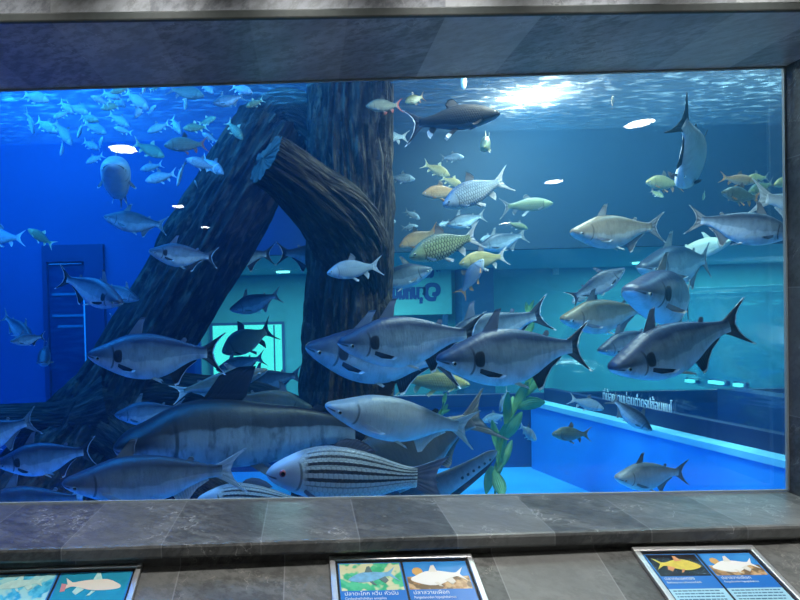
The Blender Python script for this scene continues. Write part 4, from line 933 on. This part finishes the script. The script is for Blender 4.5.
def picture_mat(name, a, b_, c, sc=30):
    t = NT(name); n1 = t.noise(t.obj(), sc, 4); n2 = t.noise(t.obj(), sc * .6, 2)
    return t.principled(t.mix(t.step(n2, .5, .58), t.mix(t.step(n1, .4, .6), a, b_), c), .25, 0, .4)
PM = dict(green=picture_mat('picture_green', (.05, .42, .22), (.10, .55, .30), (.62, .66, .42)), blue=picture_mat('picture_blue', (.03, .22, .62), (.05, .30, .70), (.04, .25, .66), 6),
          rocks=picture_mat('picture_rocks', (.38, .22, .10), (.60, .42, .22), (.20, .14, .08), 45), dark=picture_mat('picture_dark', (.008, .008, .01), (.02, .015, .015), (.01, .012, .02)),
          cyan=picture_mat('picture_cyan', (.03, .36, .62), (.10, .55, .78), (.35, .70, .72)), teal=picture_mat('picture_teal', (.015, .26, .42), (.02, .30, .46), (.02, .28, .44)))
M_band = plain('poster_blue_band', (.015, .17, .58), .3); M_text = plain('poster_pale_field', (.36, .66, .82), .3); M_ink = plain('poster_dark_ink', (.03, .12, .25), .4); M_poster = plain('poster_paper', (.02, .2, .6), .3)
FMm = dict(bluesil=plain('drawn_silver_blue', (.16, .42, .66), .4, nscale=60, namt=.4), fin=plain('drawn_fin_grey', (.10, .17, .18), .4), white=plain('drawn_white', (.82, .82, .78), .4), cream=plain('drawn_cream', (.72, .70, .62), .4),
           yellow=plain('drawn_yellow', (.68, .55, .06), .4, nscale=60, namt=.3), orange=plain('drawn_orange', (.68, .30, .12), .4), palecy=plain('drawn_pale_cyan', (.45, .72, .70), .4, nscale=50, namt=.3), pink=plain('drawn_pink', (.55, .25, .28), .4), amber=plain('drawn_amber', (.62, .36, .10), .4))
def panel(label, tl, tr, left2, right2, posters, deep=.30):
    TL = onplane(*tl, P0 + nrm * .012, nrm); TR = onplane(*tr, P0 + nrm * .012, nrm)
    ux = (TR - TL); W = ux.length; ux.normalize(); uy = nrm.cross(ux)          # uy points up the slope
    Rm = Matrix((ux, uy, nrm)).transposed().to_4x4()
    t = empty('information_panel'); t.matrix_world = Matrix.Translation(TL - nrm * .012) @ Rm; tag(t, label, 'sign', 'information panels below the tank window')
    fw = .018; h_ = .014; bb = MB()
    for a, c in (((0, -fw, 0), (W, 0, h_)), ((0, -deep, 0), (W, -deep + fw, h_)), ((0, -deep + fw, 0), (fw, -fw, h_)), ((W - fw, -deep + fw, 0), (W, -fw, h_))): bb.box(a, c)
    bb.build('frame', M_alu, t, bevel=.003)
    bb = MB(); bb.box((fw, -deep + fw, 0), (W - fw, -fw, .004)); bb.build('backing', M_black, t)
    g_ = .007; pw = (W - 2 * fw - 3 * g_) / 2; ph = deep - 2 * fw - 2 * g_
    for i, (kind, title, sub) in enumerate(posters):
        x0 = fw + g_ + i * (pw + g_); y1 = -fw - g_
        po = empty('poster', (x0, y1, .0042)); po.parent = t
        po_ = MB(); po_.box((0, -ph, 0), (pw, 0, .001)); bd_ = po_.build('poster', M_poster, None); bd_.parent = t; bd_.location = (x0, y1, .0042); bpy.data.objects.remove(po); po = bd_
        hp = pw * .56
        def rect(nm, m, xa, ya, xb, yb): q = MB(); q.box((xa, ya, .001), (xb, yb, .0014)); return q.build(nm, m, po)
        if kind == 'carp':
            rect('picture', PM['green'], .004, -hp, pw - .004, -.003); flat_fish(po, 'drawn_fish', pw * .53, -hp * .5, pw * .78, 'carp', FMm['bluesil'], FMm['fin'], 1, .16)
        elif kind == 'white':
            rect('picture', PM['blue'], .004, -hp * .55, pw - .004, -.003); rect('picture', PM['rocks'], .004, -hp, pw - .004, -hp * .55)
            flat_fish(po, 'drawn_fish', pw * .50, -hp * .55, pw * .86, 'shark', FMm['white'], FMm['cream'], 1, .10)
            q = MB(); q.disc((pw * .20, -hp * .36, .0012), pw * .085, 9, .0006); q.build('drawn_rock', FMm['amber'], po)
        elif kind == 'yellow':
            rect('picture', PM['dark'], .004, -hp, pw - .004, -.003); flat_fish(po, 'drawn_fish', pw * .5, -hp * .5, pw * .84, 'barb', FMm['yellow'], FMm['orange'], -1, -.08)
        elif kind == 'cyan':
            rect('picture', PM['cyan'], .004, -hp * 1.1, pw - .004, -.003); flat_fish(po, 'drawn_fish', pw * .55, -hp * .32, pw * .6, 'giant', FMm['palecy'], FMm['palecy'], 1, .12)
        else:
            rect('picture', PM['teal'], .004, -hp * 1.1, pw - .004, -.003); flat_fish(po, 'drawn_fish', pw * .50, -hp * .42, pw * .80, 'giant', FMm['cream'], FMm['palecy'], -1, -.06)
            q = MB(); q.hexa([(pw * .10, -hp * .62, .0012), (pw * .16, -hp * .60, .0012), (pw * .15, -hp * .38, .0012), (pw * .08, -hp * .36, .0012), (pw * .10, -hp * .62, .0024), (pw * .16, -hp * .60, .0024), (pw * .15, -hp * .38, .0024), (pw * .08, -hp * .36, .0024)]); q.build('drawn_tail', FMm['pink'], po)
        if kind in ('cyan', 'teal'): hp *= 1.1
        rect('title_band', M_band, .0, -hp - pw * .30, pw, -hp); rect('text_field', M_text, .0, -ph, pw, -hp - pw * .30)
        text_mesh('title', title, M_white, po, pw * .095, Matrix.Translation((pw * .06, -hp - pw * .09, .0018)), .0003)
        text_mesh('title', sub, M_white, po, pw * .062, Matrix.Translation((pw * .06, -hp - pw * .17, .0018)), .0003, width=pw * .62)
        q = MB(); rr = random.Random(i + len(title)); y_ = -hp - pw * .36
        while y_ > -ph + .01:
            x_ = pw * .06
            while x_ < pw * .9:
                wl = pw * rr.uniform(.03, .10); q.box((x_, y_, .0014), (min(x_ + wl, pw * .93), y_ + pw * .022, .0017)); x_ += wl + pw * .015
            y_ -= pw * .065
        q.build('body_text', M_ink, po)
panel('centre information panel with a blue-headed carp and a white catfish pictured', (329, 556), (471, 553), None, None, [('carp', '\u0e1b\u0e25\u0e32\u0e15\u0e30\u0e42\u0e01\u0e01 \u0e2b\u0e27\u0e35\u0e48\u0e19 \u0e2b\u0e31\u0e27\u0e21\u0e31\u0e19', 'Cyclocheilichthys enoplos'), ('white', '\u0e1b\u0e25\u0e32\u0e2a\u0e27\u0e32\u0e22\u0e40\u0e1c\u0e37\u0e2d\u0e01', 'Pangasianodon hypophthalmus')])
panel('right information panel with a yellow barb and a white catfish pictured', (631, 547), (752, 545), None, None, [('yellow', '\u0e1b\u0e25\u0e32\u0e01\u0e23\u0e30\u0e41\u0e2b\u0e17\u0e2d\u0e07', 'Barbonymus schwanenfeldii'), ('white', '\u0e1b\u0e25\u0e32\u0e2a\u0e27\u0e32\u0e22\u0e40\u0e1c\u0e37\u0e2d\u0e01', 'Pangasianodon hypophthalmus')])
panel('left information panel with slender pale fish pictured on blue, cut off by the left edge', (-18, 567.5), (143, 562.5), None, None, [('cyan', '\u0e1b\u0e25\u0e32\u0e2a\u0e27\u0e32\u0e22', 'Pangasianodon hypophthalmus'), ('teal', '\u0e1b\u0e25\u0e32\u0e40\u0e17\u0e42\u0e1e', 'Pangasius larnaudii')])

# ------------------------------------------------------------------ lights
def area(name, loc, size, power, col, target=None, sy=None):
    l = bpy.data.lights.new(name, 'AREA'); l.energy = power; l.color = col; l.shape = 'RECTANGLE' if sy else 'SQUARE'; l.size = size
    if sy: l.size_y = sy
    o = bpy.data.objects.new(name, l); COL.objects.link(o); o.location = loc
    d = Vector(target) - Vector(loc) if target else Vector((0, 0, -1)); o.rotation_euler = d.to_track_quat('-Z', 'Y').to_euler(); return o
area('blue_tank_light', (-2.0, 1.2, ZS + .7), 1.6, 225, (.02, .31, 1), sy=1.2)
area('front_fill_light', (-1.5, .13, ZS + .35), 2.2, 110, (.05, .34, 1), target=(-1.2, 1.3, H - .5), sy=.15)  # unseen blue fill bar added to light the fish flanks
area('front_fill_light', (.9, .13, ZS + .35), 1.6, 22, (.75, .9, 1), target=(.9, 1.3, H - .5), sy=.15)  # weaker whitish fill bar, also added out of view
area('centre_tank_light', (-.3, .9, ZS + .7), 1.0, 60, (.06, .45, 1), sy=.8)
area('white_tank_light', (1.50, 1.72, ZS + .14), .26, 100, (1, .95, .84), sy=.2)
wl = area('white_tank_light', (1.25, .55, ZS + .45), .5, 78, (1, .92, .78), sy=.35); wl.data.spread = math.radians(120)  # extra hidden lamp added to brighten the foreground fish from above
area('far_tank_light', (2.9, 1.3, ZS + .7), .8, 95, (.6, .9, 1), sy=.6)
area('rear_hall_light', (.2, 4.6, RC - .02), 3.0, 110, (.75, 1, .95), sy=1.0)
area('rear_hall_light', (5.6, 4.9, RC - .02), 3.0, 165, (.75, 1, .95), sy=1.0)
# row of wall-washer downlights in the ceiling just before the slate wall
for k in range(12):
    x_ = -2.5 + .42 * k
    l = bpy.data.lights.new('hall_light', 'AREA'); l.energy = 1.7 if k < 5 else 2.7; l.color = (1, .97, .92); l.shape = 'DISK'; l.size = .16; l.spread = math.radians(104)
    o = bpy.data.objects.new('hall_light', l); COL.objects.link(o); o.location = (x_, ysof(x_) - .235, HC - .02)
W = bpy.data.worlds.new('world'); S.world = W; W.use_nodes = True
W.node_tree.nodes['Background'].inputs[0].default_value = (.01, .02, .04, 1); W.node_tree.nodes['Background'].inputs[1].default_value = .3
S.view_settings.view_transform = 'Standard'; S.view_settings.look = 'None'; S.view_settings.gamma = 1; S.view_settings.exposure = 0
S.cycles.max_bounces = 8; S.cycles.transparent_max_bounces = 16; S.cycles.volume_bounces = 1; S.cycles.use_denoising = True
S.cycles.sample_clamp_indirect = 6
